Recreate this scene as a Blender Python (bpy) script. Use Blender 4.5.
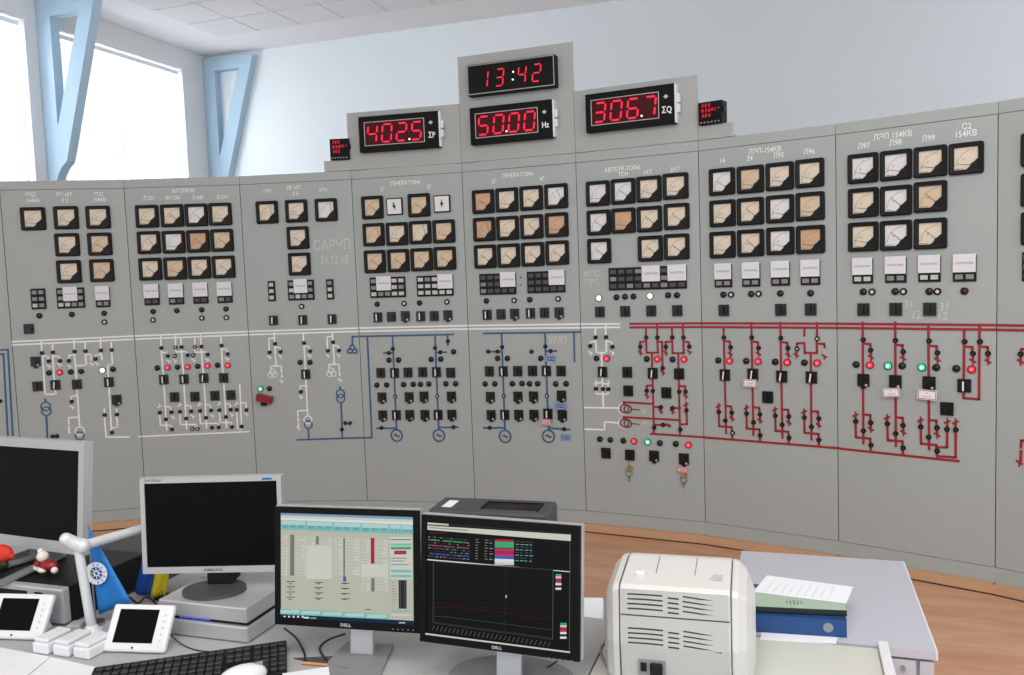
import bpy, math, random
from mathutils import Vector, Matrix
random.seed(7)
for o in list(bpy.data.objects): bpy.data.objects.remove(o)
scene = bpy.context.scene
COL = scene.collection
R = math.radians

# ------------------------------------------------------------------ camera
FPX, PITCH, ROLL = 847.92, 0.0753992, -0.0363982
EYE = Vector((0.0, 0.0, 1.70747))
_f = Vector((0, math.cos(PITCH), -math.sin(PITCH))); _u = Vector((0, math.sin(PITCH), math.cos(PITCH))); _r = Vector((1, 0, 0))
CR = _r*math.cos(ROLL) + _u*math.sin(ROLL); CU = _u*math.cos(ROLL) - _r*math.sin(ROLL); CF = _f
cam_data = bpy.data.cameras.new('camera'); cam = bpy.data.objects.new('camera', cam_data); COL.objects.link(cam)
cam.matrix_world = Matrix(((CR.x, CU.x, -CF.x, EYE.x), (CR.y, CU.y, -CF.y, EYE.y), (CR.z, CU.z, -CF.z, EYE.z), (0, 0, 0, 1)))
cam_data.sensor_width = 36; cam_data.lens = FPX/1024*36; cam_data.clip_start = 0.05
scene.camera = cam

# room axes: a runs along the back wall from the left corner, b runs along the left wall (negative towards the camera)
YAW = 0.3214032
CORNER = Vector((-3.49866, 10.30227, 0)); CEIL = 4.4
DA = Vector((math.cos(YAW), -math.sin(YAW), 0)); DB = Vector((math.sin(YAW), math.cos(YAW), 0))
def room(a, b, z=0.0): return CORNER + DA*a + DB*b + Vector((0, 0, z))

# ------------------------------------------------------------------ world, lights, exposure
world = bpy.data.worlds.new('world'); scene.world = world; world.use_nodes = True
wn = world.node_tree.nodes; wl = world.node_tree.links
bg = wn['Background']
tcw = wn.new('ShaderNodeTexCoord'); sep = wn.new('ShaderNodeSeparateXYZ'); mr = wn.new('ShaderNodeMapRange'); rampw = wn.new('ShaderNodeMix'); rampw.data_type = 'RGBA'
wl.new(tcw.outputs['Generated'], sep.inputs[0]); wl.new(sep.outputs['Z'], mr.inputs['Value'])
mr.inputs['From Min'].default_value = -0.2; mr.inputs['From Max'].default_value = 0.8
wl.new(mr.outputs[0], rampw.inputs['Factor'])
rampw.inputs['A'].default_value = (0.95, 0.97, 1.0, 1); rampw.inputs['B'].default_value = (0.86, 0.93, 1.0, 1)
wl.new(rampw.outputs['Result'], bg.inputs['Color']); bg.inputs['Strength'].default_value = 1.15
def area(name, loc, target, sx, sy, power, color):
    d = bpy.data.lights.new(name, 'AREA'); d.shape = 'RECTANGLE'; d.size = sx; d.size_y = sy; d.energy = power; d.color = color
    o = bpy.data.objects.new(name, d); COL.objects.link(o); o.location = loc
    o.rotation_euler = (Vector(target)-Vector(loc)).to_track_quat('-Z', 'Y').to_euler(); return o
# daylight pouring on the left windows from outside (the overcast sky), ceiling lamps further back in the room, and an added fill for the window corner
area('window_daylight', room(-1.6, -2.6, 3.2), room(1.0, -2.6, 2.6), 5.5, 3.2, 850, (0.95, 0.98, 1.0))
area('ceiling_lamp_or_fill', (0.6, 0.2, 4.2), (0.6, 0.9, 0), 3.5, 1.2, 110, (1.0, 0.985, 0.96))
area('ceiling_lamp_or_fill', (-1.5, -1.8, 4.2), (-1.0, 1.5, 0), 3.5, 1.2, 90, (1.0, 0.985, 0.96))
area('ceiling_lamp_or_fill', room(3.2, -3.4, 4.3), room(1.2, -0.3, 3.0), 2.4, 0.5, 26, (0.97, 0.98, 1.0))  # added overhead fill that brightens the window corner, not a known lamp
vs = scene.view_settings; vs.view_transform = 'Standard'; vs.look = 'None'; vs.gamma = 1; vs.use_curve_mapping = False
vs.exposure = 0.0

# ------------------------------------------------------------------ materials
def lin(c): return tuple(((x/12.92) if x <= 0.04045 else ((x+0.055)/1.055)**2.4) for x in c)
def hexc(h): return lin(tuple(int(h[i:i+2], 16)/255 for i in (0, 2, 4)))
def mat(name, col, rough=0.5, metal=0.0, noise=0.0, scale=20.0, bump=0.0, emit=None, es=1.0, coat=0.0, col2=None, stretch=None, trans=0.0, spec=0.5):
    m = bpy.data.materials.new(name); m.use_nodes = True; nt = m.node_tree; n = nt.nodes; l = nt.links; b = n['Principled BSDF']
    c = hexc(col) if isinstance(col, str) else col
    b.inputs['Roughness'].default_value = rough; b.inputs['Metallic'].default_value = metal
    b.inputs['Specular IOR Level'].default_value = spec
    if coat: b.inputs['Coat Weight'].default_value = coat; b.inputs['Coat Roughness'].default_value = 0.08
    tc = n.new('ShaderNodeTexCoord'); nz = n.new('ShaderNodeTexNoise'); nz.inputs['Scale'].default_value = scale; nz.inputs['Detail'].default_value = 5
    if stretch:
        mp = n.new('ShaderNodeMapping'); mp.inputs['Scale'].default_value = stretch; l.new(tc.outputs['Object'], mp.inputs[0]); l.new(mp.outputs[0], nz.inputs['Vector'])
    else: l.new(tc.outputs['Object'], nz.inputs['Vector'])
    mx = n.new('ShaderNodeMix'); mx.data_type = 'RGBA'
    c2 = (hexc(col2) if col2 else tuple(x*(1-noise) for x in c))
    mx.inputs['A'].default_value = (*c, 1); mx.inputs['B'].default_value = (*c2, 1)
    l.new(nz.outputs['Fac'], mx.inputs['Factor']); l.new(mx.outputs['Result'], b.inputs['Base Color'])
    if bump:
        bp = n.new('ShaderNodeBump'); bp.inputs['Strength'].default_value = bump; bp.inputs['Distance'].default_value = 0.01
        l.new(nz.outputs['Fac'], bp.inputs['Height']); l.new(bp.outputs[0], b.inputs['Normal'])
    if emit:
        b.inputs['Emission Color'].default_value = (*hexc(emit), 1); b.inputs['Emission Strength'].default_value = es
    if trans:
        tr = n.new('ShaderNodeBsdfTranslucent'); tr.inputs['Color'].default_value = (*c, 1)
        ms = n.new('ShaderNodeMixShader'); ms.inputs[0].default_value = trans
        l.new(b.outputs[0], ms.inputs[1]); l.new(tr.outputs[0], ms.inputs[2]); l.new(ms.outputs[0], n['Material Output'].inputs['Surface'])
    return m
M = {}
def mk(key, *a, **k): M[key] = mat(key, *a, **k)
mk('panel', 'a8b0af', 0.45, noise=0.06, scale=2.5)
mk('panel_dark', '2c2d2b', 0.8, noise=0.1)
mk('board', 'abb1b0', 0.5, noise=0.06, scale=3)
mk('wall', 'dbe3e8', 0.85, noise=0.04, scale=1.5)
mk('wall_window', 'd6d9db', 0.85, noise=0.05, scale=1.5)
mk('ceiling', 'ebecef', 0.9, noise=0.03, scale=2)
mk('tile', 'e4e5e9', 0.9, noise=0.05, scale=6)
mk('bracket', 'a9c3d6', 0.7, noise=0.1, scale=4, col2='9fbacf')
mk('blind', 'f4f6f8', 0.7, noise=0.03, trans=0.22)
mk('white_frame', 'e8ebee', 0.5, noise=0.03)
mk('black', '121214', 0.45, noise=0.3, scale=30, spec=0.25)
mk('black_matt', '0b0b0d', 0.6, noise=0.3, spec=0.2)
mk('switch_black', '111112', 0.3, noise=0.3)
for k, c, c2 in (('dial_w', 'e9eaea', 'd8d9d9'), ('dial_c', 'e8ddcc', 'd8c9b2'), ('dial_t', 'dfcbb0', 'cfb797'), ('dial_o', 'd6b08c', 'c79e78')):
    mk(k, c, 0.5, col2=c2, scale=14, coat=0.3)
mk('ink', '2a2520', 0.7); mk('scale_ink', '8f8374', 0.7)
mk('paper', 'e2e4e8', 0.8, noise=0.05)
mk('tile_grey', '8d8f8e', 0.5, noise=0.2, scale=40)
mk('tile_light', 'c9cbc8', 0.5, noise=0.15, scale=40)
mk('tile_dark', '4a4b4a', 0.5, noise=0.2, scale=40)
mk('line_white', 'f2f4f4', 0.5, noise=0.08)
mk('line_blue', '2f5f8c', 0.5, noise=0.1)
mk('line_red', '9a1f2a', 0.45, noise=0.12)
mk('letter', 'f6f7f6', 0.6)
mk('chalk', 'd8dad8', 0.9, noise=0.3, scale=80)
mk('lamp_off', '1a1816', 0.25, noise=0.2)
mk('lamp_darkred', '3a1010', 0.25, noise=0.2)
mk('lamp_ring', 'e0e0dc', 0.3)
mk('glow_red', 'ff2030', 0.3, emit='f01830', es=1.0)
mk('glow_red_core', 'ff7080', 0.3, emit='ff6474', es=1.3)
mk('glow_white', 'fff6e0', 0.3, emit='fff4e0', es=1.8)
mk('glow_green', '40e890', 0.3, emit='35d68a', es=1.1)
mk('glow_green_core', 'd0ffe0', 0.3, emit='d8ffe8', es=1.3)
mk('red_plastic', '8e1420', 0.3, noise=0.3, scale=60)
mk('seg', '600814', 0.4, emit='f2123a', es=1.15)
mk('seg_off', '24050a', 0.5)
mk('filter_red', '1c0206', 0.3, emit='520014', es=0.45, spec=0.2)
mk('dot_white', 'ffffff', 0.4, emit='ffd8dc', es=1.2)
mk('gloss_black', '08080a', 0.2, noise=0.2, spec=0.25)
mk('tag_blue', '1465a4', 0.5, noise=0.1)
mk('tag_pink', 'e2b6bd', 0.6, noise=0.05)
mk('tag_white', 'ececec', 0.5)
mk('steel', 'a9abad', 0.3, metal=0.9, noise=0.1)
mk('brass', 'b79b55', 0.4, metal=0.6, noise=0.2)
# floor: reddish brown wood-look sheet with long soft grain
fl = bpy.data.materials.new('floor_wood'); fl.use_nodes = True; nt = fl.node_tree; n = nt.nodes; l = nt.links; b = n['Principled BSDF']
tc = n.new('ShaderNodeTexCoord'); mp = n.new('ShaderNodeMapping'); mp.inputs['Scale'].default_value = (0.9, 5.0, 1); mp.inputs['Rotation'].default_value = (0, 0, 0.9)
nz = n.new('ShaderNodeTexNoise'); nz.inputs['Scale'].default_value = 1.6; nz.inputs['Detail'].default_value = 7; nz.inputs['Distortion'].default_value = 0.8
cr = n.new('ShaderNodeValToRGB'); cr.color_ramp.elements[0].position = 0.3; cr.color_ramp.elements[0].color = (*hexc('bd8a69'), 1)
cr.color_ramp.elements[1].position = 0.7; cr.color_ramp.elements[1].color = (*hexc('d6a887'), 1)
l.new(tc.outputs['Object'], mp.inputs[0]); l.new(mp.outputs[0], nz.inputs['Vector']); l.new(nz.outputs['Fac'], cr.inputs[0]); l.new(cr.outputs[0], b.inputs['Base Color'])
b.inputs['Roughness'].default_value = 0.42; M['floor'] = fl
mk('kick', 'cca581', 0.5, col2='bd9370', scale=6, stretch=(1, 8, 8))

# ------------------------------------------------------------------ mesh builder
class MB:
    def __init__(s): s.v = []; s.f = []; s.m = []; s.smooth = []
    def add(s, vs, fs, mi=0, sm=False):
        o = len(s.v); s.v += [tuple(x) for x in vs]
        for q in fs: s.f.append(tuple(i+o for i in q)); s.m.append(mi); s.smooth.append(sm)
        return s
    def box(s, x0, x1, y0, y1, z0, z1, mi=0):
        return s.add([(x0,y0,z0),(x1,y0,z0),(x1,y1,z0),(x0,y1,z0),(x0,y0,z1),(x1,y0,z1),(x1,y1,z1),(x0,y1,z1)],
            [(0,3,2,1),(4,5,6,7),(0,1,5,4),(1,2,6,5),(2,3,7,6),(3,0,4,7)], mi)
    def prism(s, pts, y0, y1, mi=0):            # pts (x,z), y0 nearer the viewer
        a = sum(pts[i][0]*pts[(i+1)%len(pts)][1]-pts[(i+1)%len(pts)][0]*pts[i][1] for i in range(len(pts)))
        if a < 0: pts = pts[::-1]
        k = len(pts)
        return s.add([(x, y0, z) for x, z in pts]+[(x, y1, z) for x, z in pts],
            [tuple(range(k)), tuple(range(2*k-1, k-1, -1))]+[(i, i+k, (i+1)%k+k, (i+1)%k) for i in range(k)], mi)
    def prismz(s, pts, z0, z1, mi=0):           # pts (x,y)
        a = sum(pts[i][0]*pts[(i+1)%len(pts)][1]-pts[(i+1)%len(pts)][0]*pts[i][1] for i in range(len(pts)))
        if a < 0: pts = pts[::-1]
        k = len(pts)
        return s.add([(x, y, z0) for x, y in pts]+[(x, y, z1) for x, y in pts],
            [tuple(range(k-1, -1, -1)), tuple(range(k, 2*k))]+[(i, (i+1)%k, (i+1)%k+k, i+k) for i in range(k)], mi)
    def cyl(s, cx, cz, r, y0, y1, n=14, mi=0, r1=None):     # axis y
        r1 = r if r1 is None else r1; vs = []
        for rr, y in ((r1, y0), (r, y1)):
            for i in range(n):
                t = 2*math.pi*i/n; vs.append((cx+rr*math.cos(t), y, cz+rr*math.sin(t)))
        s.add(vs, [tuple(range(n)), tuple(range(2*n-1, n-1, -1))], mi)
        return s.add(vs, [(i, i+n, (i+1)%n+n, (i+1)%n) for i in range(n)], mi, True)
    def cylz(s, cx, cy, r, z0, z1, n=20, mi=0, r1=None, ry=1.0):
        r1 = r if r1 is None else r1; vs = []
        for rr, z in ((r, z0), (r1, z1)):
            for i in range(n):
                t = 2*math.pi*i/n; vs.append((cx+rr*math.cos(t), cy+ry*rr*math.sin(t), z))
        s.add(vs, [tuple(range(n-1, -1, -1)), tuple(range(n, 2*n))], mi)
        return s.add(vs, [(i, (i+1)%n, (i+1)%n+n, i+n) for i in range(n)], mi, True)
    def ring(s, cx, cz, r0, r1, y0, y1, n=20, mi=0):
        vs = []
        for rr, y in ((r0, y0), (r1, y0), (r1, y1), (r0, y1)):
            for i in range(n):
                t = 2*math.pi*i/n; vs.append((cx+rr*math.cos(t), y, cz+rr*math.sin(t)))
        fs = []
        for k in range(4):
            k2 = (k+1) % 4
            for i in range(n): fs.append((k*n+i, k*n+(i+1)%n, k2*n+(i+1)%n, k2*n+i))
        fs = [q[::-1] for q in fs]
        return s.add(vs, fs, mi)
    def dome(s, cx, cz, r, y, h, n=12, k=3, mi=0):
        vs = [(cx, y-h, cz)]; fs = []
        for j in range(1, k+1):
            a = math.pi/2*j/k
            for i in range(n):
                t = 2*math.pi*i/n; vs.append((cx+r*math.sin(a)*math.cos(t), y-h*math.cos(a), cz+r*math.sin(a)*math.sin(t)))
        for i in range(n): fs.append((0, 1+i, 1+(i+1)%n))
        for j in range(k-1):
            for i in range(n): fs.append((1+j*n+i, 1+(j+1)*n+i, 1+(j+1)*n+(i+1)%n, 1+j*n+(i+1)%n))
        return s.add(vs, fs, mi, True)
    def strip(s, pts, w, y0, y1, mi=0):
        for (xa, za), (xb, zb) in zip(pts[:-1], pts[1:]):
            dx, dz = xb-xa, zb-za; L = math.hypot(dx, dz)
            if L < 1e-6: continue
            dx /= L; dz /= L; e = w/2; nx, nz_ = -dz*e, dx*e
            s.prism([(xa-dx*e*.9-nx, za-dz*e*.9-nz_), (xb+dx*e*.9-nx, zb+dz*e*.9-nz_), (xb+dx*e*.9+nx, zb+dz*e*.9+nz_), (xa-dx*e*.9+nx, za-dz*e*.9+nz_)], y0, y1, mi)
        return s
    def tube(s, pts, r, n=8, mi=0, closed=False):
        pts = [Vector(p) for p in pts]; k = len(pts); vs = []
        for i, p in enumerate(pts):
            t = (pts[min(i+1, k-1)]-pts[max(i-1, 0)]) if not closed else (pts[(i+1) % k]-pts[i-1])
            t.normalize(); a = t.cross(Vector((0, 0, 1)))
            if a.length < 0.05: a = t.cross(Vector((0, 1, 0)))
            a.normalize(); bb = t.cross(a); rr = r[i] if isinstance(r, (list, tuple)) else r
            for j in range(n):
                th = 2*math.pi*j/n; vs.append(p+a*rr*math.cos(th)+bb*rr*math.sin(th))
        fs = []
        for i in range(k if closed else k-1):
            i2 = (i+1) % k
            for j in range(n): fs.append((i*n+j, i*n+(j+1)%n, i2*n+(j+1)%n, i2*n+j))
        s.add(vs, fs, mi, True)
        if not closed: s.add(vs[:n], [tuple(range(n-1, -1, -1))], mi); s.add(vs[-n:], [tuple(range(n))], mi)
        return s
    def sphere(s, c, r, n=14, k=8, mi=0, sc=(1, 1, 1)):
        vs = [(c[0], c[1], c[2]+r*sc[2])]; fs = []
        for j in range(1, k):
            a = math.pi*j/k
            for i in range(n):
                t = 2*math.pi*i/n; vs.append((c[0]+r*sc[0]*math.sin(a)*math.cos(t), c[1]+r*sc[1]*math.sin(a)*math.sin(t), c[2]+r*sc[2]*math.cos(a)))
        vs.append((c[0], c[1], c[2]-r*sc[2])); e = len(vs)-1
        for i in range(n): fs.append((0, 1+i, 1+(i+1)%n)); fs.append((e, 1+(k-2)*n+(i+1)%n, 1+(k-2)*n+i))
        for j in range(k-2):
            for i in range(n): fs.append((1+j*n+i, 1+(j+1)*n+i, 1+(j+1)*n+(i+1)%n, 1+j*n+(i+1)%n))
        return s.add(vs, fs, mi, True)
    def mesh(s, name, mats):
        me = bpy.data.meshes.new(name); me.from_pydata(s.v, [], s.f)
        for m_ in (mats if isinstance(mats, (list, tuple)) else [mats]): me.materials.append(M[m_])
        me.polygons.foreach_set('material_index', s.m); me.polygons.foreach_set('use_smooth', s.smooth); me.update()
        return me
    def build(s, name, mats, parent=None, loc=(0, 0, 0), bevel=0.0, seg=2):
        me = s.mesh(name, mats); o = put(name, me, parent, loc)
        if bevel:
            md = o.modifiers.new('bevel', 'BEVEL'); md.width = bevel; md.segments = seg; md.limit_method = 'ANGLE'; md.angle_limit = R(40)
            md.harden_normals = False
        return o
def put(name, me, parent=None, loc=(0, 0, 0), rot=None):
    o = bpy.data.objects.new(name, me); COL.objects.link(o); o.location = loc
    if parent: o.parent = parent
    if rot: o.rotation_euler = rot
    return o
CACHE = {}
def cached(key, fn):
    if key not in CACHE: CACHE[key] = fn()
    return CACHE[key]
def tag(o, label, cat, group=None):
    o['label'] = label; o['category'] = cat
    if group: o['group'] = group
    return o
def thing(name, label, cat, loc=(0, 0, 0), rotz=0.0, group=None, rot=None):
    o = bpy.data.objects.new(name, None); COL.objects.link(o); o.empty_display_size = 0.05
    o.location = loc; o.rotation_euler = rot if rot else (0, 0, rotz)
    return tag(o, label, cat, group)
def structure(o): o['kind'] = 'structure'; return o
def text_mb(mb, txt, size, cx, cz, y0, y1, mi=0, shear=0.0, sx=1.0, rotz=0.0, bold=0.0):
    """adds flat lettering centred on (cx, cz) to a mesh builder, standing y0..y1"""
    key = ('txt', txt, bold)
    def mkt():
        cu = bpy.data.curves.new('t', 'FONT'); cu.body = txt; cu.size = 1.0; cu.align_x = 'CENTER'; cu.align_y = 'CENTER'; cu.resolution_u = 2; cu.offset = bold
        ob = bpy.data.objects.new('t', cu); COL.objects.link(ob); bpy.context.view_layer.update()
        me = bpy.data.meshes.new_from_object(ob.evaluated_get(bpy.context.evaluated_depsgraph_get()))
        vs = [(v.co.x, v.co.y) for v in me.vertices]; fs = [tuple(p.vertices) for p in me.polygons]
        bpy.data.objects.remove(ob); bpy.data.curves.remove(cu); bpy.data.meshes.remove(me); return vs, fs
    vs, fs = cached(key, mkt)
    if vs:
        mx_ = (min(v[1] for v in vs)+max(v[1] for v in vs))/2
    else: mx_ = 0
    c, s_ = math.cos(rotz), math.sin(rotz); out = []
    for x, z in vs:
        x, z = (x+shear*z)*size*sx, (z-mx_)*size
        out.append((cx+x*c-z*s_, y0, cz+x*s_+z*c))
    mb.add(out, fs, mi)
    return mb

# ------------------------------------------------------------------ room shell
def wall_piece(name, p0, p1, z0, z1, thick, m_, holes=()):
    """wall between two floor points; holes are (s0, s1, z0, z1) openings; inner face on the line, thickness away to the left of p0->p1"""
    d = (p1-p0); L = d.length; ang = math.atan2(d.y, d.x)
    xs = sorted({0, L, *[h[0] for h in holes], *[h[1] for h in holes]}); zs = sorted({z0, z1, *[h[2] for h in holes], *[h[3] for h in holes]})
    mb = MB()
    for xa, xb in zip(xs[:-1], xs[1:]):
        for za, zb in zip(zs[:-1], zs[1:]):
            mxx, mzz = (xa+xb)/2, (za+zb)/2
            if any(h[0] < mxx < h[1] and h[2] < mzz < h[3] for h in holes): continue
            mb.box(xa, xb, 0, thick, za, zb)
    o = mb.build(name, m_, None, p0); o.rotation_euler = (0, 0, ang); return structure(o)
WIN = [(-4.75, -2.56), (-2.26, -0.46)]                      # b ranges of the two windows
b0 = -9.0
wall_piece('wall_left', room(0, b0), room(0, 0), 0, CEIL, 0.35, 'wall_window', [(w0-b0, w1-b0, 1.3, 4.167) for w0, w1 in WIN])
wall_piece('wall_back', room(-0.35, 0), room(9.0, 0), 0, CEIL, 0.3, 'wall')
mb = MB(); mb.box(-0.35, 9.0, -13, 0.3, 0, 0.2); o = mb.build('ceiling', 'ceiling', None, room(0, 0, CEIL)); o.rotation_euler = (0, 0, -YAW); ceiling = structure(o)
mb = MB(); mb.box(-0.35, 9.5, -13, 0.3, -0.2, 0); o = mb.build('floor', 'floor', None, room(0, 0, 0)); o.rotation_euler = (0, 0, -YAW); structure(o)
# suspended ceiling tiles
TS = 0.5125
def tile_mesh():
    mb = MB(); e = 0.006
    mb.box(e, TS-e, -TS+e, -e, -0.012, 0.0); return mb.mesh('ceiling_tile', 'tile')
back = MB(); back.box(0.68, 0.68+12*TS, -0.665-7*TS, -0.665, -0.0015, 0.0); back.build('tile_grid', 'tile_dark', ceiling)
for i in range(12):
    for j in range(7):
        put('ceiling_tile', cached('ctile', tile_mesh), ceiling, (0.68+i*TS, -0.665-j*TS, -0.001))
# windows with vertical blinds in the left wall
for wi, (w0, w1) in enumerate(WIN):
    W_ = w1-w0
    root = bpy.data.objects.new('window_%d' % (wi+1), None); COL.objects.link(root); root.location = room(0, w0, 0); root.rotation_euler = (0, 0, math.atan2(DB.y, DB.x)); structure(root)
    f = MB()
    for x0, x1, z0, z1 in ((0, W_, 1.3, 1.37), (0, W_, 4.1, 4.167), (0, 0.07, 1.37, 4.1), (W_-0.07, W_, 1.37, 4.1), (W_/2-0.035, W_/2+0.035, 1.37, 4.1), (0.07, W_-0.07, 3.2, 3.26)):
        f.box(x0, x1, 0.24, 0.30, z0, z1)
    f.build('window_frame', 'white_frame', root)
    MB().box(0.0, W_, -0.03, 0.22, 1.27, 1.30).build('window_sill', 'white_frame', root)
    MB().box(0.03, W_-0.03, 0.03, 0.10, 4.095, 4.14).build('blind_rail', 'white_frame', root)
    sm = cached('slat', lambda: MB().box(-0.044, 0.044, -0.0012, 0.0012, 1.36, 4.08).mesh('blind_slat', 'blind'))
    k = 0; x = 0.08
    while x < W_-0.05:
        put('blind_slat', sm, root, (x, 0.065, 0.0), (0, 0, R(-14+random.uniform(-5, 5)))); x += 0.098
# light blue haunched frames standing against the left wall
def haunch(label, b):
    t = thing('wall_bracket', label, 'bracket', room(0.0, b, 0), -YAW, 'light blue triangular frames at the window wall')
    outer = [(0.0, 4.345), (0.70, 4.335), (0.24, 2.89), (0.17, 2.83), (0.12, 2.76), (0.09, 2.68), (0.075, 2.55), (0.0, 2.55)]
    hole = [(0.165, 4.20), (0.50, 4.20), (0.165, 3.21)]
    # four convex solids round the hole
    mb = MB()
    for poly in ([(0, 4.345), (0.70, 4.335), (0.50+0.155, 4.20), (0.165, 4.20), (0, 4.20)],
                 [(0, 4.20), (0.165, 4.20), (0.165, 3.21), (0, 3.21)],
                 [(0.655, 4.20), (0.50, 4.20), (0.165, 3.21), (0.342, 3.21)],
                 [(0, 3.21), (0.165, 3.21), (0.342, 3.21), (0.24, 2.89), (0.17, 2.83), (0.12, 2.76), (0.09, 2.68), (0.075, 2.55), (0, 2.55)]):
        mb.prism(poly, 0, 0.1)
    mb.build('triangular_head', 'bracket', t)
    MB().box(0, 0.075, 0, 0.1, 0, 2.55).build('column', 'bracket', t)
haunch('light blue triangular frame in the far corner by the back wall', -0.1)
haunch('light blue triangular frame between the two bright windows, nearest to the camera', -2.43)

# ------------------------------------------------------------------ control panels
SH = 0.055
SX = [-2.6606, -1.8693, -1.0713, -0.2958, 0.4470, 1.1535, 1.8028, 2.4054]
SY = [5.9693, 6.0114, 5.9382, 5.7585, 5.4762, 5.1351, 4.6872, 4.1922]
pts = [Vector((x, y, 0)) for x, y in zip(SX, SY)]
pl = pts[0]-Vector((math.cos(R(11)), math.sin(R(11)), 0))*0.79
pll = pl-Vector((math.cos(R(19)), math.sin(R(19)), 0))*0.79
pr = pts[-1]+Vector((math.cos(R(-47)), math.sin(R(-47)), 0))*0.79
SEAMS = [pll, pl]+pts+[pr]
PLABEL = ['grey control panel at the far left edge with two blue vertical lines',
 'grey control panel with seven dials, above the big silver monitor',
 'grey control panel with twelve dials and four lit red lamps over white lines',
 'grey control panel with five dials and chalk writing beside them',
 'grey control panel with ten dials and two white round gauges, blue lines below',
 'grey control panel with twelve dials under the tall clock board, blue lines below',
 'grey control panel with eleven dials where white lines meet red lines',
 'grey control panel with twelve dials above four red columns with four red lamps',
 'grey control panel with ten dials and two lit green lamps',
 'grey control panel at the right edge of the picture']
ZTOP, ZT, ZB = 2.4+SH, 2.34158+SH, 0.0779+SH
PANELS = []
for i in range(10):
    a, b_ = SEAMS[i], SEAMS[i+1]; d = b_-a; w = d.length; ang = math.atan2(d.y, d.x)
    t = thing('control_panel', PLABEL[i], 'control panel', a, ang, 'mimic board control panels in a curved row')
    g = 0.0022
    MB().box(g, w-g, 0, 0.018, ZB+g, ZT-g).build('front_plate', 'panel', t)
    MB().box(g*0.5, w-g*0.5, 0, 0.02, ZT+g*0.4, ZTOP).build('top_rail', 'panel', t)
    MB().box(0, w, 0.0, 0.02, SH, ZB-g*0.3).build('bottom_rail', 'panel', t)
    MB().box(0.0, w, 0.0185, 0.035, SH, ZTOP-0.002).build('backing_sheet', 'panel_dark', t)
    MB().box(0.01, w-0.01, 0.035, 0.50, SH, ZTOP-0.003).build('cabinet_body', 'panel', t)
    MB().box(-0.002, w+0.002, -0.035, 0.3, 0, SH).build('kick_board', 'kick', t)
    MB().box(0, w, -0.0375, -0.0352, 0.0005, 0.007).build('kick_shadow_gap', 'panel_dark', t)  # thin dark strip standing in for the shadow gap at the floor
    PANELS.append((t, a, ang, w))
class Frame:                                        # reads coordinates of an enlarged photo crop onto a panel's real plane
    def __init__(s, x0, y0, sc, pi): s.x0, s.y0, s.sc = x0, y0, sc; s.use(pi)
    def use(s, pi): s.t, s.a, s.ang, s.w = PANELS[pi]; return s
    def __call__(s, p, q, off=0.0):
        u, v = s.x0+p/s.sc, s.y0+q/s.sc
        d = CF+CR*((u-512)/FPX)+CU*((337.5-v)/FPX)
        X = Vector((math.cos(s.ang), math.sin(s.ang), 0)); N = Vector((math.sin(s.ang), -math.cos(s.ang), 0))
        P = EYE+d*((s.a+N*off-EYE).dot(N)/d.dot(N)); return (P-s.a).dot(X), P.z
# --- dial instruments
MS = 0.157
def meter_frame():
    mb = MB(); h = MS/2; r = 0.012; hi = h*0.70
    def rr(hh, rad, n=3):
        out = []
        for cx, cz, a0 in ((hh-rad, hh-rad, 0), (-hh+rad, hh-rad, 90), (-hh+rad, -hh+rad, 180), (hh-rad, -hh+rad, 270)):
            for k in range(n+1):
                t = R(a0+90*k/n); out.append((cx+rad*math.cos(t), cz+rad*math.sin(t)))
        return out
    A = rr(h, r); B = rr(h-0.006, r); Ci = rr(hi, 0.004); n = len(A)
    rings = [(A, 0.0), (A, -0.016), (B, -0.022), (Ci, -0.020), (Ci, -0.009)]
    vs = []; fs = []
    for rg, y in rings: vs += [(x, y, z) for x, z in rg]
    for k in range(len(rings)-1):
        for i in range(n): fs.append((k*n+i, k*n+(i+1)%n, (k+1)*n+(i+1)%n, (k+1)*n+i))
    fs.append(tuple((len(rings)-1)*n+i for i in range(n)))
    mb.add(vs, [q[::-1] if len(q) == 4 else q for q in fs]); return mb.mesh('analog_meter', 'black')
def fr(x, y): return ((x-0.5)*MS, (0.5-y)*MS)
EDGE = [(0.86, 0.52), (0.80, 0.55), (0.755, 0.60), (0.715, 0.635), (0.665, 0.66), (0.63, 0.71), (0.605, 0.77), (0.555, 0.81), (0.50, 0.86)]
def dial_mesh(k):
    mb = MB(); mb.prism([fr(0.16, 0.145), fr(0.855, 0.145), fr(0.855, 0.855), fr(0.16, 0.855)], -0.0105, -0.009, 0)
    px, py = 0.74, 0.74
    for i in range(13):
        a = R(93+i*7.0); L = 0.05 if i % 3 else 0.08
        for r0, r1, w in ((0.50, 0.50+L*0.9, 0.010),):
            p0 = fr(px+r0*math.cos(a), py-r0*math.sin(a)); p1 = fr(px+r1*math.cos(a), py-r1*math.sin(a))
            mb.strip([p0, p1], w*MS, -0.0112, -0.0105, 1)
    arc = [fr(px+0.50*math.cos(R(93+i*7)), py-0.50*math.sin(R(93+i*7))) for i in range(13)]
    mb.strip(arc, 0.008*MS, -0.0111, -0.0105, 1)
    text_mb(mb, random.choice(['A', 'kV', 'MW', 'V']), 0.022, *fr(0.42, 0.52), -0.0108, 0, 1)
    mb.box(*(fr(0.20, 0)[0], fr(0.32, 0)[0]), -0.0109, -0.0105, fr(0, 0.83)[1], fr(0, 0.80)[1], 1)
    mb.box(*(fr(0.34, 0)[0], fr(0.42, 0)[0]), -0.0109, -0.0105, fr(0, 0.83)[1], fr(0, 0.81)[1], 1)
    return mb.mesh('dial_face', [k, 'scale_ink'])
def mask_mesh():
    return MB().prism([fr(*p) for p in EDGE]+[fr(0.86, 0.86)], -0.0165, -0.0112).mesh('corner_mask', 'black')
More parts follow.
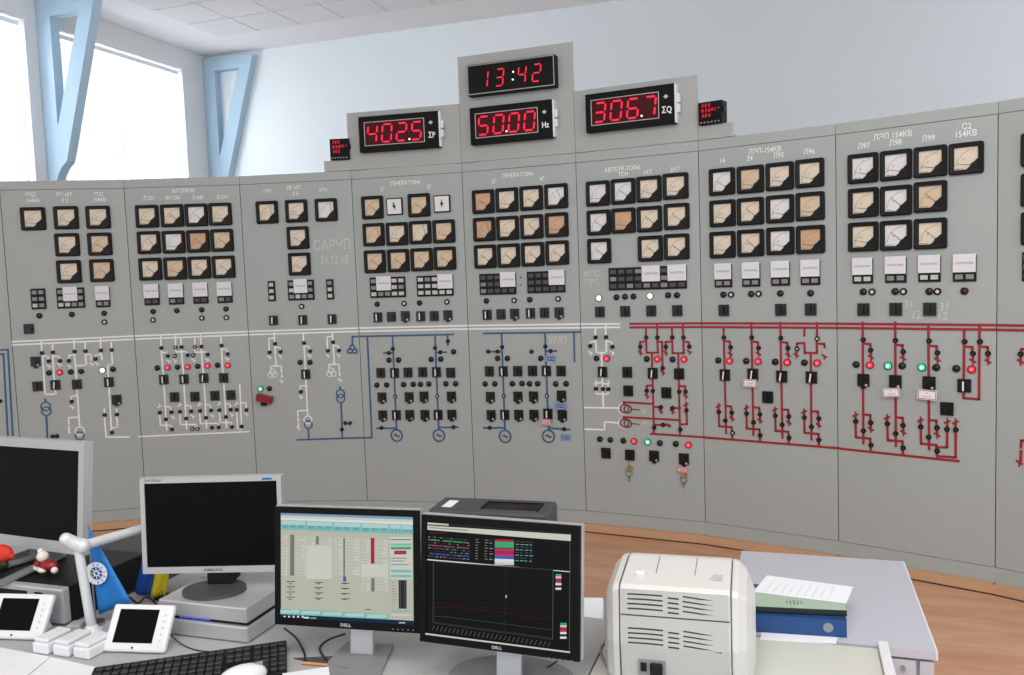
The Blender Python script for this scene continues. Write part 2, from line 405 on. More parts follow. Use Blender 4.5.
def needle_mesh():
    return MB().prism([(0, -0.0014), (0.083, -0.0007), (0.083, 0.0007), (0, 0.0014)], -0.0135, -0.0125).mesh('needle', 'ink')
def meter(F, p, q, tone, ang=None):
    x, z = F(p, q, 0.018)
    o = put('analog_meter', cached('mframe', meter_frame), F.t, (x, 0, z))
    k = {'w': 'dial_w', 'c': 'dial_c', 't': 'dial_t', 'o': 'dial_o'}[tone]; v = random.randrange(2)
    put('dial_face', cached(('dial', k, v), lambda: dial_mesh(k)), o)
    put('corner_mask', cached('mask', mask_mesh), o)
    nd = put('needle', cached('needle', needle_mesh), o, (fr(0.74, 0)[0], 0, fr(0, 0.74)[1]))
    nd.rotation_euler = (0, -R(ang if ang is not None else random.choice([172, 168, 160, 135, 142, 120, 150])), 0)
    return o
def sync_gauge(F, p, q, a):
    x, z = F(p, q)
    o = MB().box(-0.058, 0.058, -0.016, 0, -0.058, 0.058).build('sync_gauge', 'black', F.t, (x, 0, z), 0.004)
    o['label'] = 'small square white gauge in a thin dark frame'
    MB().box(-0.050, 0.050, -0.0175, -0.016, -0.050, 0.050).build('dial_face', 'dial_w', o)
    mb = MB().cyl(0, 0, 0.010, -0.021, -0.0175, 12)
    mb.strip([(-0.02*math.cos(a), -0.02*math.sin(a)), (0.026*math.cos(a), 0.026*math.sin(a))], 0.004, -0.022, -0.0195)
    mb.strip([(0, 0), (0.0, 0.026)], 0.004, -0.022, -0.0195); mb.build('needle', 'ink', o)
# --- annunciators
def window_tile_mesh(m_, w, h): return MB().box(-w/2, w/2, -0.016, -0.008, -h/2, h/2).mesh('window_tile', m_)
def annunciator(F, p, q, cols, labels=(), tone='tile_grey', missing=(), cw=0.0425, rh=0.045, rows=3, over=0.0):
    """labels: list of (first col, last col, first row, last row) covered by a white paper label"""
    x, z = F(p, q, 0.014); W_, H_ = cols*cw+0.008, rows*rh+0.006
    mb = MB().box(-W_/2, W_/2, -0.012, 0, -H_/2, H_/2)
    o = mb.build('annunciator', 'black', F.t, (x, 0, z), 0.002, 1)
    for r in range(rows):
        for c in range(cols):
            if any(l_[0] <= c <= l_[1] and l_[2] <= r <= l_[3] for l_ in labels) or (c, r) in missing: continue
            cx, cz = (c-(cols-1)/2)*cw, ((rows-1)/2-r)*rh
            k = tone if random.random() < 0.8 else ('tile_light' if tone != 'tile_light' else 'tile_grey')
            if tone == 'tile_dark': k = 'tile_dark' if random.random() < 0.85 else 'tile_grey'
            put('window_tile', cached(('wt', k, cw), lambda: window_tile_mesh(k, cw*0.72, rh*0.56)), o, (cx, 0, cz))
    for l_ in labels:
        x0, x1 = (l_[0]-cols/2)*cw-0.003-over, (l_[1]+1-cols/2)*cw+0.003+over; z1, z0 = (rows/2-l_[2])*rh+0.010+over*1.5, (rows/2-l_[3]-1)*rh+0.002
        m2 = MB().box(x0, x1, -0.0185, -0.0165, z0, z1, 0)
        text_mb(m2, 'OVATION', (x1-x0)*0.17, (x0+x1)/2, (z0+z1)/2, -0.0188, 0, 1)
        m2.build('paper_label', ['paper', 'tile_dark'], o)
# --- lamps and indicators
def lamp_mesh(kind):
    mb = MB()
    if kind == 'dark': return mb.cyl(0, 0, 0.019, -0.008, 0, 16, 0).dome(0, 0, 0.016, -0.008, 0.008, mi=1).mesh('signal_lamp', ['black', 'lamp_off'])
    if kind == 'dred': return mb.cyl(0, 0, 0.019, -0.008, 0, 16, 0).dome(0, 0, 0.016, -0.008, 0.008, mi=1).mesh('signal_lamp', ['black', 'lamp_darkred'])
    if kind == 'ring': return mb.ring(0, 0, 0.010, 0.0185, -0.010, 0, 18, 0).cyl(0, 0, 0.011, -0.006, 0, 14, 1).mesh('signal_lamp', ['black', 'lamp_ring'])
    if kind == 'indring': return mb.ring(0, 0, 0.007, 0.0135, -0.010, 0, 16, 0).cyl(0, 0, 0.008, -0.006, 0, 12, 1).mesh('position_indicator', ['black', 'lamp_ring'])
    if kind == 'ind': return mb.cyl(0, 0, 0.0135, -0.010, 0, 14, 0).cyl(0, 0, 0.004, -0.0112, -0.010, 8, 1).mesh('position_indicator', ['black', 'tile_dark'])
    col = {'red': ('glow_red', 'glow_red_core'), 'white': ('glow_white', 'glow_white'), 'green': ('glow_green', 'glow_green_core')}[kind]
    return mb.ring(0, 0, 0.0165, 0.0205, -0.009, 0, 18, 0).dome(0, 0, 0.0170, -0.005, 0.010, mi=1).dome(-0.001, -0.001, 0.008, -0.0115, 0.005, mi=2).mesh('signal_lamp', ['black', col[0], col[1]])
def lamp(F, kind, *pq):
    for p, q in pq:
        x, z = F(p, q, 0.008); nm = 'position_indicator' if kind.startswith('ind') else 'signal_lamp'
        o = put(nm, cached(('lamp', kind), lambda: lamp_mesh(kind)), F.t, (x, 0, z))
        if kind in ('red', 'white', 'green'): o['label'] = 'lit %s lamp' % kind
# --- switches
def sw_base():
    mb = MB().box(-0.031, 0.031, -0.012, 0, -0.034, 0.034).cyl(0, 0, 0.024, -0.020, -0.012, 16); return mb.mesh('rotary_switch', 'switch_black')
def sw_plain(): return MB().box(-0.0045, 0.0045, -0.034, -0.020, -0.022, 0.022).mesh('switch_handle', 'switch_black')
def sw_white(): return MB().box(-0.0055, 0.0055, -0.036, -0.020, -0.026, 0.026, 0).box(-0.004, 0.004, -0.0375, -0.036, -0.024, 0.024, 1).mesh('switch_handle', ['switch_black', 'tag_white'])
def sw_key(): return MB().box(-0.006, 0.006, -0.030, -0.020, -0.012, 0.020, 0).box(0.012, 0.022, -0.022, -0.012, -0.030, -0.020, 1).box(-0.012, 0.012, -0.014, -0.004, -0.046, -0.034, 0).mesh('switch_handle', ['switch_black', 'tile_light'])
def switch(F, kind, *pq, rot=None):
    for p, q in pq:
        x, z = F(p, q, 0.014); o = put('rotary_switch', cached('swb', sw_base), F.t, (x, 0, z))
        fn = {'p': sw_plain, 'h': sw_white, 'k': sw_key}[kind]
        h = put('switch_handle', cached('sw'+kind, fn), o)
        if kind == 'h': h['label'] = 'black handle with a white stripe'
        r = rot if rot is not None else (random.choice([0, 0, 0, 90]) if kind == 'p' else (random.choice([0, -6]) if kind == 'h' else 0))
        h.rotation_euler = (0, -R(r), 0)
WIDTH = {'K': 0.009, 'W': 0.0105, 'B': 0.0115, 'R': 0.0125}
MATL = {'K': 'tile_dark', 'W': 'line_white', 'B': 'line_blue', 'R': 'line_red'}
def line(F, c, *poly, w=None):
    for pq in poly:
        P = [F(pq[i], pq[i+1]) for i in range(0, len(pq), 2)]
        dz = random.uniform(0, 0.0006)
        MB().strip(P, w or WIDTH[c], -0.0030-dz, 0).build('mimic_line', MATL[c], F.t)
def arrow(F, c, *pq, up=False):
    for p, q in pq:
        x, z = F(p, q); s = 1 if up else -1; w = WIDTH[c]*0.85
        MB().strip([(x, z+s*0.014), (x, z)], w*0.7, -0.0036, 0).strip([(x-0.012, z-s*0.010), (x+0.011, z+s*0.002)], w*0.95, -0.0036, 0).build('earthing_mark', MATL[c], F.t)
def circ(F, c, p, q, r, w=0.008, y=0.0045, name='transformer_symbol'):
    x, z = F(p, q); MB().ring(0, 0, r-w/2, r+w/2, -y, 0, 26).build(name, MATL[c], F.t, (x, 0, z))
def generator(F, p, q):
    x, z = F(p, q)
    o = MB().ring(0, 0, 0.036, 0.046, -0.005, 0, 28).build('generator_symbol', 'line_blue', F.t, (x, 0, z))
    pl_ = [(-0.018+0.036*i/12, 0.008*math.sin(2*math.pi*i/12)) for i in range(13)]
    MB().strip(pl_, 0.006, -0.004, 0).build('tilde', 'ink', o)
def lettering(F, *items, size=0.040, m_='letter', shear=0, name='lettering', sx=0.85):
    for txt, p, q in items:
        x, z = F(p, q); mb = MB(); text_mb(mb, txt, size, x, z, -0.0015, 0, 0, shear, sx, 0, 0.010 if 'chalk' in name else 0.006); mb.build(name, m_, F.t)
# --- the two bus bars that run along the whole board (white on the left, red on the right)
def bus(i, c, x0=None, x1=None):
    t, a, ang, w = PANELS[i]
    for z in (1.3645, 1.3415):
        MB().strip([(0.004+0.004 if x0 is None else x0, z), (w-0.008 if x1 is None else x1, z)], WIDTH[c]*1.08, -0.0034, 0).build('bus_line', MATL[c], t)
for i in (2, 3, 4, 5): bus(i, 'W')
bus(1, 'W', 0.004); bus(6, 'W', None, 0.262); bus(6, 'R', 0.335); bus(7, 'R'); bus(8, 'R'); bus(9, 'R')

# ---- panel 0 and 1
F = Frame(0, 315, 5, 0)
line(F, 'B', (-30, 176, 40, 173, 68, 680), (-30, 196, 17, 195, 44, 680)); lamp(F, 'ind', (0, 431), (-90, 300), (-120, 300)); 
F = Frame(0, 180, 4.5, 1)
for p, q, k in ((147,174,'c'),(296,169,'c'),(440,167,'c'),(301,291,'c'),(448,288,'t'),(309,412,'c'),(457,407,'t')): meter(F, p, q, k)
annunciator(F, 171, 535, 2, tone='tile_grey'); annunciator(F, 317, 531, 4, [(1, 2, 0, 1)], 'tile_grey'); annunciator(F, 461, 527, 2, [(0, 1, 0, 1)], 'tile_grey')
lamp(F, 'dark', (176,611),(322,605),(468,600)); lamp(F, 'ring', (469,639)); switch(F, 'p', (128,670))
lettering(F, ('ЭПД', 137, 67), ('154КВ', 148, 92), ('ПЭ-10Т', 288, 65), ('Р 2', 292, 90), ('ЭПС', 443, 63), ('154КВ', 447, 88), size=0.036)
F = Frame(0, 315, 5, 1)
line(F, 'W', (207,130,209,185), (263,150,264,182), (370,118,372,178), (425,140,427,175), (503,112,504,172), (556,138,558,170),
 (214,205,226,397,281,396,277,375), (214,206,240,205,243,222), (264,192,272,325), (272,206,297,205,299,220), (372,190,384,322), (376,200,347,201,344,220),
 (427,190,433,252,380,253), (433,198,455,197,456,225), (504,184,511,222), (505,197,478,199,477,212), (558,185,563,246,540,247,542,312),
 (386,375,399,558), (386,403,357,405,357,425), (393,511,343,513,345,545), (346,558,347,590), (546,362,558,580), (523,508,530,611,646,609), (584,508,589,562,558,565), (530,580,530,612), (522,470,523,490), (584,470,584,490))
arrow(F, 'W', (246,258), (300,250), (349,258), (460,248), (486,245), (362,462)); 
lamp(F, 'ind', (209,190),(264,187),(372,183),(427,181),(504,177),(558,175),(244,231),(299,229),(344,229),(477,220),(357,433),(523,500),(584,498),(559,588),(262,607),(284,606))
lamp(F, 'dark', (244,290),(353,285),(405,282),(564,272)); lamp(F, 'red', (298,287)); lamp(F, 'white', (511,277))
switch(F, 'k', (176,233),(582,424)); switch(F, 'p', (186,357),(383,347)); switch(F, 'h', (275,350),(543,336))
circ(F, 'B', 229, 457, 0.030); circ(F, 'B', 232, 481, 0.030); line(F, 'B', (227,420,228,434), (232,503,240,660), (262,607,285,605)); circ(F, 'W', 400, 580, 0.030); circ(F, 'B', 399, 604, 0.028); line(F, 'B', (401,628,403,650))
# ---- panel 2
F = Frame(120, 180, 4.5, 2)
for p, q, k, a in ((120,163,'c',None),(233,160,'c',None),(342,157,'w',None),(450,153,'c',None),(128,281,'c',None),(240,279,'w',None),(350,275,'o',135),(458,271,'t',140),(135,401,'c',140),(247,398,'t',None),(356,394,'c',138),(465,391,'c',140)): meter(F, p, q, k, a)
for p, q in ((141,518),(251,515),(361,511),(470,508)): annunciator(F, p, q, 2, [(0, 1, 0, 1)], 'tile_dark', cw=0.048)
lamp(F, 'dark', (148,592),(255,588),(367,584),(476,580)); lamp(F, 'ring', (148,630),(368,621),(478,619))
lettering(F, ('ВЛ СВЯЗИ', 285, 48), ('Л 235', 130, 80), ('ВЛ 236', 238, 79), ('Л 240', 350, 78), ('Л 317', 460, 76), size=0.036)
F = Frame(120, 315, 5, 2)
line(F, 'W', (205,102,205,160), (278,105,278,152), (305,120,306,155), (374,118,375,150), (404,97,405,152), (506,115,507,150), (206,172,217,298), (211,187,235,187,238,198), (307,168,318,295), (277,168,280,184,335,183,338,195),
 (406,165,417,292), (374,166,374,187,434,184,438,192), (507,160,515,290), (512,171,535,170,538,188), (220,350,235,575), (320,348,334,570), (421,342,433,565), (520,342,533,560), (599,348,608,555),
 (198,495,203,552,258,552,259,565), (256,482,254,458,228,457), (299,490,303,548,384,546,384,560), (355,478,353,453,328,452), (399,487,403,543,493,541,493,556), (455,473,453,449,428,448), (497,482,502,538,558,537,559,553), (553,469,551,445,526,444), (583,480,589,572,608,572), (631,470,631,438,606,439), (2,612,645,583))
arrow(F, 'W', (243,232),(276,230),(368,226),(437,225),(538,222),(265,512),(364,508),(462,505),(560,500),(632,496)); arrow(F, 'W', (198,456),(298,450),(398,446),(497,443),(583,443), up=True)
lamp(F, 'ind', (206,165),(307,161),(406,158),(507,153),(238,205),(338,201),(438,198),(538,195),(198,489),(256,486),(229,522),(259,572),(299,484),(355,481),(330,518),(399,480),(455,477),(429,514),(459,564),(497,476),(553,473),(529,510),(559,560),(493,562),(583,474),(631,475),(608,558))
lamp(F, 'indring', (277,162),(273,205),(374,159),(365,201),(360,570),(388,569))
lamp(F, 'dark', (186,265),(287,261),(387,257),(487,251)); lamp(F, 'red', (237,263),(337,259),(437,254),(538,252))
switch(F, 'h', (217,323),(318,321),(417,316)); switch(F, 'p', (517,315),(271,411),(373,409),(473,404),(553,401))
# ---- panel 3
F = Frame(240, 180, 4.5, 3)
for p, q, k, a in ((120,145,'c',100),(252,139,'c',165),(386,134,'w',95),(259,260,'c',None),(266,378,'c',None)): meter(F, p, q, k, a)
annunciator(F, 141, 500, 1, tone='tile_light'); annunciator(F, 273, 495, 4, [(1, 2, 0, 1)], 'tile_grey', cw=0.045); annunciator(F, 404, 492, 1, tone='tile_light')
lamp(F, 'ring', (277,569)); switch(F, 'h', (149,632),(281,630),(413,626), rot=-2)
lettering(F, ('1ТН', 122, 49), ('ПГ-10Т', 243, 34), ('Р Б', 251, 62), ('2ТН', 374, 44), size=0.036)
lettering(F, ('САРЧП', 414, 290), size=0.098, m_='chalk', name='chalk_writing', sx=0.80); lettering(F, ('31.12.18', 424, 358), size=0.084, m_='chalk', name='chalk_writing', sx=0.70, shear=0.1)
F = Frame(245, 315, 5, 3)
line(F, 'W', (147,90,148,138), (148,115,120,117,122,178), (149,150,156,255), (152,161,175,161,177,176), (130,272,130,256,182,255,183,285), (184,296,185,312), (292,95,293,132), (295,148,303,272), (297,157,322,157,324,172), (305,325,314,503), (307,353,276,355,277,375), (312,477,264,479,265,505), (266,516,267,530), (268,542,268,556),
 (437,88,439,128), (438,106,411,108,413,170), (441,142,447,245), (443,153,466,153,468,168), (421,262,421,247,471,246,472,275), (473,287,474,303))
arrow(F, 'W', (123,212),(178,208),(184,332),(324,206),(415,205),(469,203),(475,326),(280,410),(268,566)); 
for p, q in ((139,284),(130,300),(149,298),(431,279),(423,295),(442,293)): circ(F, 'W', p, q, 0.020, 0.006)
circ(F, 'W', 315, 524, 0.028); circ(F, 'B', 317, 548, 0.028); line(F, 'B', (317,572,319,620), (262,624,590,613), (537,150,537,108,566,107), (475,360,476,373), (481,440,487,615), (500,541,525,541)); circ(F, 'B', 478, 393, 0.029); circ(F, 'B', 479, 417, 0.029)
for p, q in ((537,162),(526,180),(549,180)): circ(F, 'B', p, q, 0.018, 0.007)
line(F, 'B', (537,143,512,188,562,188,537,143), w=0.006)
lamp(F, 'ind', (149,144),(122,187),(177,184),(294,140),(325,181),(279,384),(440,136),(414,179),(469,177),(484,573),(501,541),(525,541)); lamp(F, 'dark', (275,237),(324,237),(121,368)); lamp(F, 'green', (77,370)); switch(F, 'h', (302,297), rot=0)
# ---- panel 4
F = Frame(350, 160, 3.967, 4)
for p, q, k, a in ((87,188,'t',135),(272,179,'t',140),(92,296,'t',95),(185,293,'c',None),(277,287,'c',98),(371,283,'t',None),(97,403,'t',140),(190,399,'t',140),(283,395,'t',138),(375,390,'t',142)): meter(F, p, q, k, a)
sync_gauge(F, 179, 185, 1.9); sync_gauge(F, 367, 174, 1.6)
annunciator(F, 148, 505, 5, [(1, 2, 0, 1)], 'tile_light', cw=0.0505); annunciator(F, 336, 499, 5, [(3, 4, 0, 1)], 'tile_light', cw=0.0505)
lamp(F, 'dark', (107,572),(275,567)); lamp(F, 'ring', (214,569),(384,563)); switch(F, 'h', (109,624),(279,620), rot=0); switch(F, 'p', (163,622),(333,619)); switch(F, 'k', (218,619),(387,616))
lettering(F, ('ГЕНЕРАТОРЫ', 220, 90), ('1Г', 128, 117), ('2Г', 314, 106), size=0.038)
F = Frame(360, 315, 5, 4)
line(F, 'B', (2,107,465,97), (37,108,60,612,0,615), (163,106,183,572), (375,100,394,570), (438,100,440,150), (120,190,160,190), (380,187,430,186), (85,566,180,566), (395,562,490,561))
generator(F, 184, 602); generator(F, 395, 602)
lamp(F, 'ind', (163,170),(143,190),(375,165),(401,186),(439,131),(106,565),(467,561)); lamp(F, 'dark', (144,226),(192,225),(355,222),(403,221),(467,184),(83,351),(132,350),(217,348),(265,347),(302,347),(343,345),(429,344),(477,344)); lamp(F, 'indring', (175,408),(385,406))
switch(F, 'p', (102,290),(238,288),(312,286),(452,289)); switch(F, 'h', (171,290),(381,286),(180,501),(389,500), rot=0); switch(F, 'k', (108,412),(244,411),(318,408),(456,408),(112,502),(247,500),(323,500),(458,499))
# ---- panel 5
F = Frame(460, 160, 3.967, 5)
for p, q, k, a in ((90,165,'o',140),(184,158,'c',165),(281,151,'c',None),(380,143,'w',110),(94,275,'o',100),(187,270,'c',None),(283,264,'c',None),(382,257,'o',None),(98,383,'c',142),(191,379,'c',142),(287,374,'c',140),(384,368,'c',140)): meter(F, p, q, k, a)
annunciator(F, 148, 492, 5, [(3, 4, 0, 1)], 'tile_dark', cw=0.0505); annunciator(F, 340, 484, 5, [(3, 4, 0, 1)], 'tile_dark', cw=0.0505)
for p, q in ((241,466),(241,495)):
    x, z = F(p, q); MB().cyl(0, 0, 0.005, -0.004, 0, 10).build('screw', 'black', F.t, (x, 0, z))
lamp(F, 'dark', (104,559),(276,554)); lamp(F, 'ring', (214,557),(389,551)); switch(F, 'h', (106,614),(278,608), rot=0); switch(F, 'p', (161,612),(334,606)); switch(F, 'k', (215,610),(392,605))
lettering(F, ('ГЕНЕРАТОРЫ', 228, 58), ('3Г', 135, 85), ('4Г', 327, 74), size=0.038)
F = Frame(470, 315, 5, 5)
line(F, 'B', (68,92,552,85), (158,92,175,570), (375,88,393,568), (520,88,523,232), (90,183,160,183), (376,181,432,180), (70,564,175,564), (393,565,498,572))
generator(F, 176, 606); generator(F, 393, 606)
lamp(F, 'ind', (160,160),(137,183),(90,183),(376,157),(307,183),(402,181),(98,564),(470,571)); lamp(F, 'dark', (137,217),(186,217),(353,217),(74,345),(123,345),(211,344),(259,343),(297,344),(338,344),(428,345),(480,344)); lamp(F, 'indring', (168,406),(384,406))
switch(F, 'p', (95,282),(237,281),(311,280),(454,280)); switch(F, 'h', (164,282),(380,280),(172,500),(388,495), rot=0); switch(F, 'k', (100,410),(238,409),(316,408),(456,404),(104,501),(242,500),(318,500),(460,503))
lettering(F, ('УПП', 437, 125), size=0.07, m_='chalk', name='chalk_writing', shear=0.2)
# ---- panel 6
F = Frame(575, 150, 3.754, 6)
for p, q, k, a in ((84,163,'w',None),(179,155,'w',None),(276,146,'c',None),(376,135,'c',None),(87,272,'w',140),(180,265,'o',None),(278,259,'c',138),(380,249,'c',138),(89,379,'w',138),(281,370,'c',138),(380,363,'c',142)): meter(F, p, q, k, a)
annunciator(F, 269, 481, 9, [(4, 5, 0, 1), (7, 8, 0, 1)], 'tile_dark', cw=0.0545)
lamp(F, 'white', (89,556),(281,548)); lamp(F, 'dark', (155,553),(187,551),(219,550),(349,545),(382,545)); switch(F, 'p', (92,608),(187,606),(285,604),(383,603), rot=0)
lettering(F, ('АВТОТР-ТОРЫ', 178, 70), ('ТСН', 181, 90), ('1АТ', 272, 83), ('2АТ', 376, 72), size=0.038)
lettering(F, ('МЛС', 62, 463), ('ПРС', 65, 495), size=0.055, m_='chalk', name='chalk_writing')
F = Frame(580, 310, 3.754, 6)
line(F, 'W', (58,65,58,98), (97,50,97,97), (59,108,62,160,100,160,98,107), (81,160,82,215), (58,118,38,120,38,130), (98,117,120,120,121,132), (84,255,88,366), (86,272,62,275,60,292), (60,302,62,315,80,315), (86,276,106,278,106,291), (106,303,106,315,92,316), (17,366,146,368), (20,447,92,450,93,420,146,424))
line(F, 'R', (248,65,248,98), (289,50,290,98), (345,65,346,98), (386,50,388,98), (249,108,250,160,293,160,290,108), (270,160,271,218), (248,118,226,120,226,155), (291,118,308,120,311,230), (346,108,348,162,390,162,388,108), (369,162,370,220), (346,118,322,120,322,155), (388,118,408,120,411,142),
 (273,258,278,463), (274,282,251,284,251,318), (371,262,376,470), (372,285,395,286,396,318), (399,355,402,428,376,430), (278,363,303,365,304,378), (376,368,346,368,347,378), (278,430,335,433), (267,464,478,478), (165,354,165,346,276,352), (165,410,165,402,376,413))
arrow(F, 'R', (227,162),(311,236),(322,162),(411,158),(252,324),(397,325),(304,382),(347,382),(334,433)); arrow(F, 'R', (398,352), up=True); arrow(F, 'W', (40,162),(122,162)); arrow(F, 'W', (60,272), (106,272), up=True)
for q in (371, 425): circ(F, 'W', 163, q, 0.032, 0.007, 0.003); circ(F, 'R', 167, q-1, 0.028, 0.009); circ(F, 'K', 180, q+1, 0.024, 0.007)
lamp(F, 'ind', (58,103),(97,102),(38,135),(121,138),(59,296),(86,297),(106,297),(248,103),(290,103),(346,103),(388,103),(226,138),(322,138),(410,138),(310,218),(250,303),(273,304),(278,442),(372,307),(396,307),(376,449),(399,377),(303,365),(347,368),(311,431))
lamp(F, 'dark', (61,182),(250,184),(347,186),(74,485),(113,488),(162,491),(299,500),(359,503)); lamp(F, 'red', (100,182),(290,184),(390,185),(202,493),(407,507)); lamp(F, 'green', (254,496))
switch(F, 'h', (83,233),(272,238)); switch(F, 'p', (371,240),(176,234),(180,304),(323,311),(96,538),(186,545)); switch(F, 'k', (277,549),(389,560))
line(F, 'K', (194,372,224,375), (194,426,222,429), w=0.006)
lettering(F, ('V', 240, 382), ('M', 244, 424), size=0.05, m_='chalk', name='chalk_writing')
# ---- panel 7
F = Frame(700, 130, 3.371, 7)
for p, q, k, a in ((72,174,'w',None),(168,166,'t',None),(267,156,'c',165),(368,145,'c',165),(74,281,'c',165),(168,274,'c',137),(268,266,'w',165),(370,257,'t',170),(74,387,'c',170),(169,381,'c',135),(269,374,'w',165),(371,369,'o',170)): meter(F, p, q, k, a)
for p, q in ((77,492),(171,489),(270,485),(371,482)): annunciator(F, p, q, 2, [(0, 1, 0, 1)], 'tile_grey', cw=0.049, rh=0.043)
lamp(F, 'dred', (78,555),(172,553),(270,551),(372,550)); lamp(F, 'ring', (104,555),(197,552)); switch(F, 'p', (79,608),(271,606),(372,605), rot=0)
lettering(F, ('ЛЭП-154КВ', 218, 68), ('14', 75, 104), ('24', 168, 95), ('Л95', 265, 84), ('Л96', 368, 72), size=0.042)
F = Frame(700, 310, 4.5, 7)
line(F, 'R', (107,76,107,118), (108,130,118,555), (111,140,135,142,137,195), (232,58,232,118), (233,130,241,562), (236,142,261,145,263,195), (362,58,363,120), (363,132,372,575), (367,144,393,147,397,200),
 (470,78,470,115), (470,148,472,193,527,193,526,138), (527,58,527,122), (470,148,437,150,437,168), (436,182,434,200), (527,150,560,153,562,168), (499,193,502,583),
 (84,428,87,523,143,527,146,578), (115,432,141,434,145,485), (209,435,211,533,268,537,271,588), (239,437,267,440,271,495), (338,445,341,543,398,548,400,600), (368,447,397,449,401,505), (469,455,471,552,534,558,536,612), (500,455,531,457,535,516), (-2,571,630,622))
arrow(F, 'R', (137,200),(264,200),(398,205),(434,205),(560,210),(145,490),(271,500),(401,510),(535,520)); arrow(F, 'R', (84,430),(209,438),(338,446),(469,455), up=True)
lamp(F, 'ind', (107,124),(137,168),(232,124),(263,171),(363,126),(395,172),(84,459),(142,462),(113,498),(209,466),(269,470),(240,506),(270,564),(338,476),(399,480),(369,517),(400,575),(469,484),(534,489),(501,526),(534,585)); lamp(F, 'indring', (527,129),(436,175),(146,554))
lamp(F, 'dark', (81,227),(207,230),(338,234),(469,237)); lamp(F, 'red', (133,229),(261,232),(392,236),(527,239)); switch(F, 'h', (110,293),(236,290),(366,300),(500,304), rot=-8); switch(F, 'p', (303,393), rot=0)
# ---- panel 8
F = Frame(830, 90, 2.814, 8)
for p, q, k, a in ((91,220,'w',165),(184,211,'w',168),(281,201,'c',168),(382,192,'c',170),(92,317,'c',170),(184,311,'w',138),(281,300,'t',138),(92,413,'c',165),(184,409,'w',138),(281,404,'c',138)): meter(F, p, q, k, a)
for p, q in ((91,510),(184,507),(279,504),(378,502)): annunciator(F, p, q, 2, [(0, 1, 0, 1)], 'tile_grey', cw=0.049, rh=0.042)
lamp(F, 'dred', (93,568),(183,567),(279,567),(378,566)); lamp(F, 'ring', (118,568),(206,567),(302,567)); switch(F, 'p', (93,618),(184,617),(280,617), rot=0)
lettering(F, ('Л97', 95, 157), ('ЛЭП 154КВ', 176, 127), ('Л98', 184, 147), ('Л99', 277, 135), ('С2', 385, 101), ('154КВ', 382, 122), size=0.043)
lettering(F, ('31', 222, 603), ('12.', 246, 632), ('31', 322, 610), ('12', 316, 636), size=0.06, m_='chalk', name='chalk_writing', shear=0.15)
F = Frame(830, 310, 3.97, 8)
line(F, 'R', (130,50,133,530), (134,133,160,135,163,185), (259,50,262,540), (262,138,288,140,291,190), (391,68,394,553), (395,142,423,144,427,195), (533,78,531,350,592,354,594,58), (536,145,565,147,568,200), (597,145,626,147,628,200),
 (102,418,103,505,160,510,162,558), (134,415,160,417,163,470), (227,428,230,517,288,521,290,570), (262,426,289,428,292,485), (360,438,362,530,422,536,425,575), (395,437,422,439,426,495), (466,445,465,545,425,545), (499,445,499,585,425,580), (2,546,510,600))
arrow(F, 'R', (163,190),(291,195),(427,200),(568,205),(628,207),(163,475),(292,488),(426,498)); arrow(F, 'R', (102,415),(227,425),(360,435),(466,441),(499,443), up=True)
lamp(F, 'ind', (131,118),(161,160),(259,121),(290,166),(393,123),(426,170),(534,126),(595,126),(567,173),(627,173),(102,442),(161,448),(132,480),(162,537),(227,452),(289,458),(260,491),(290,548),(360,464),(424,468),(391,505),(425,560),(464,474),(499,476))
lamp(F, 'dark', (103,217),(286,222),(421,229),(501,233)); lamp(F, 'red', (158,219),(562,236)); lamp(F, 'green', (230,222),(364,228)); switch(F, 'k', (131,279),(258,284),(392,290)); switch(F, 'h', (532,301), rot=0); switch(F, 'p', (463,393), rot=0)
# ---- panel 9
F = Frame(830, 90, 2.814, 9)
for p, q, k in ((588,164,'c'),(588,278,'c'),(588,388,'c')): meter(F, p, q, k)
annunciator(F, 556, 497, 1, tone='tile_light')
F = Frame(830, 310, 3.97, 9)
line(F, 'R', (800,153,760,156,757,200), (800,515,760,519,759,545), (759,560,757,600)); lamp(F, 'ind', (757,175)); arrow(F, 'R', (757,207),(752,608))

# ------------------------------------------------------------------ boards standing on the panels, with the digital displays
class WFrame(Frame): pass
def board(label, pi, x0, x1, h, thick=0.02, group='upper sheet boards on top of the panels'):
    t, a, ang, w = PANELS[pi]
    th = thing('upper_board', label, 'board', a+Vector((math.cos(ang), math.sin(ang), 0))*x0+Vector((0, 0, ZTOP)), ang, group)
    L = x1-x0
    MB().box(0, L, 0, thick, 0.004, h).build('sheet', 'board', th)
    MB().box(0.03, 0.06, thick, 0.25, 0.0005, 0.03).box(L-0.06, L-0.03, thick, 0.25, 0.0005, 0.03).box(0.03, 0.06, thick, thick+0.03, 0.03, h-0.02).box(L-0.06, L-0.03, thick, thick+0.03, 0.03, h-0.02).build('support_angle', 'board', th)
    return th
def px_to(pi, u, v): return Frame(0, 0, 1, pi)(u, v)
"""BOARDS"""
x0, _ = px_to(4, 347.7, 140); x1, _ = px_to(4, 457.2, 130); _, z1 = px_to(4, 400, 108.8)
board('low grey board behind the left red display', 4, x0, PANELS[4][3]-0.0015, z1-ZTOP)
_, z1 = px_to(5, 515, 49.5)
board('tall grey board carrying the clock and the display below it', 5, 0.001, PANELS[5][3]-0.0015, z1-ZTOP)
_, z1 = px_to(6, 634, 83.3)
board('grey board behind the rightmost large red display', 6, 0.001, PANELS[6][3]-0.001, z1-ZTOP)
xl, zl = px_to(3, 323.7, 159); board('short low grey ledge board left of the displays', 3, xl, PANELS[3][3]-0.001, 0.075)
xr, zr = px_to(7, 731.8, 123); board('short low grey ledge board under the right small meter', 7, 0.001, xr, 0.085)

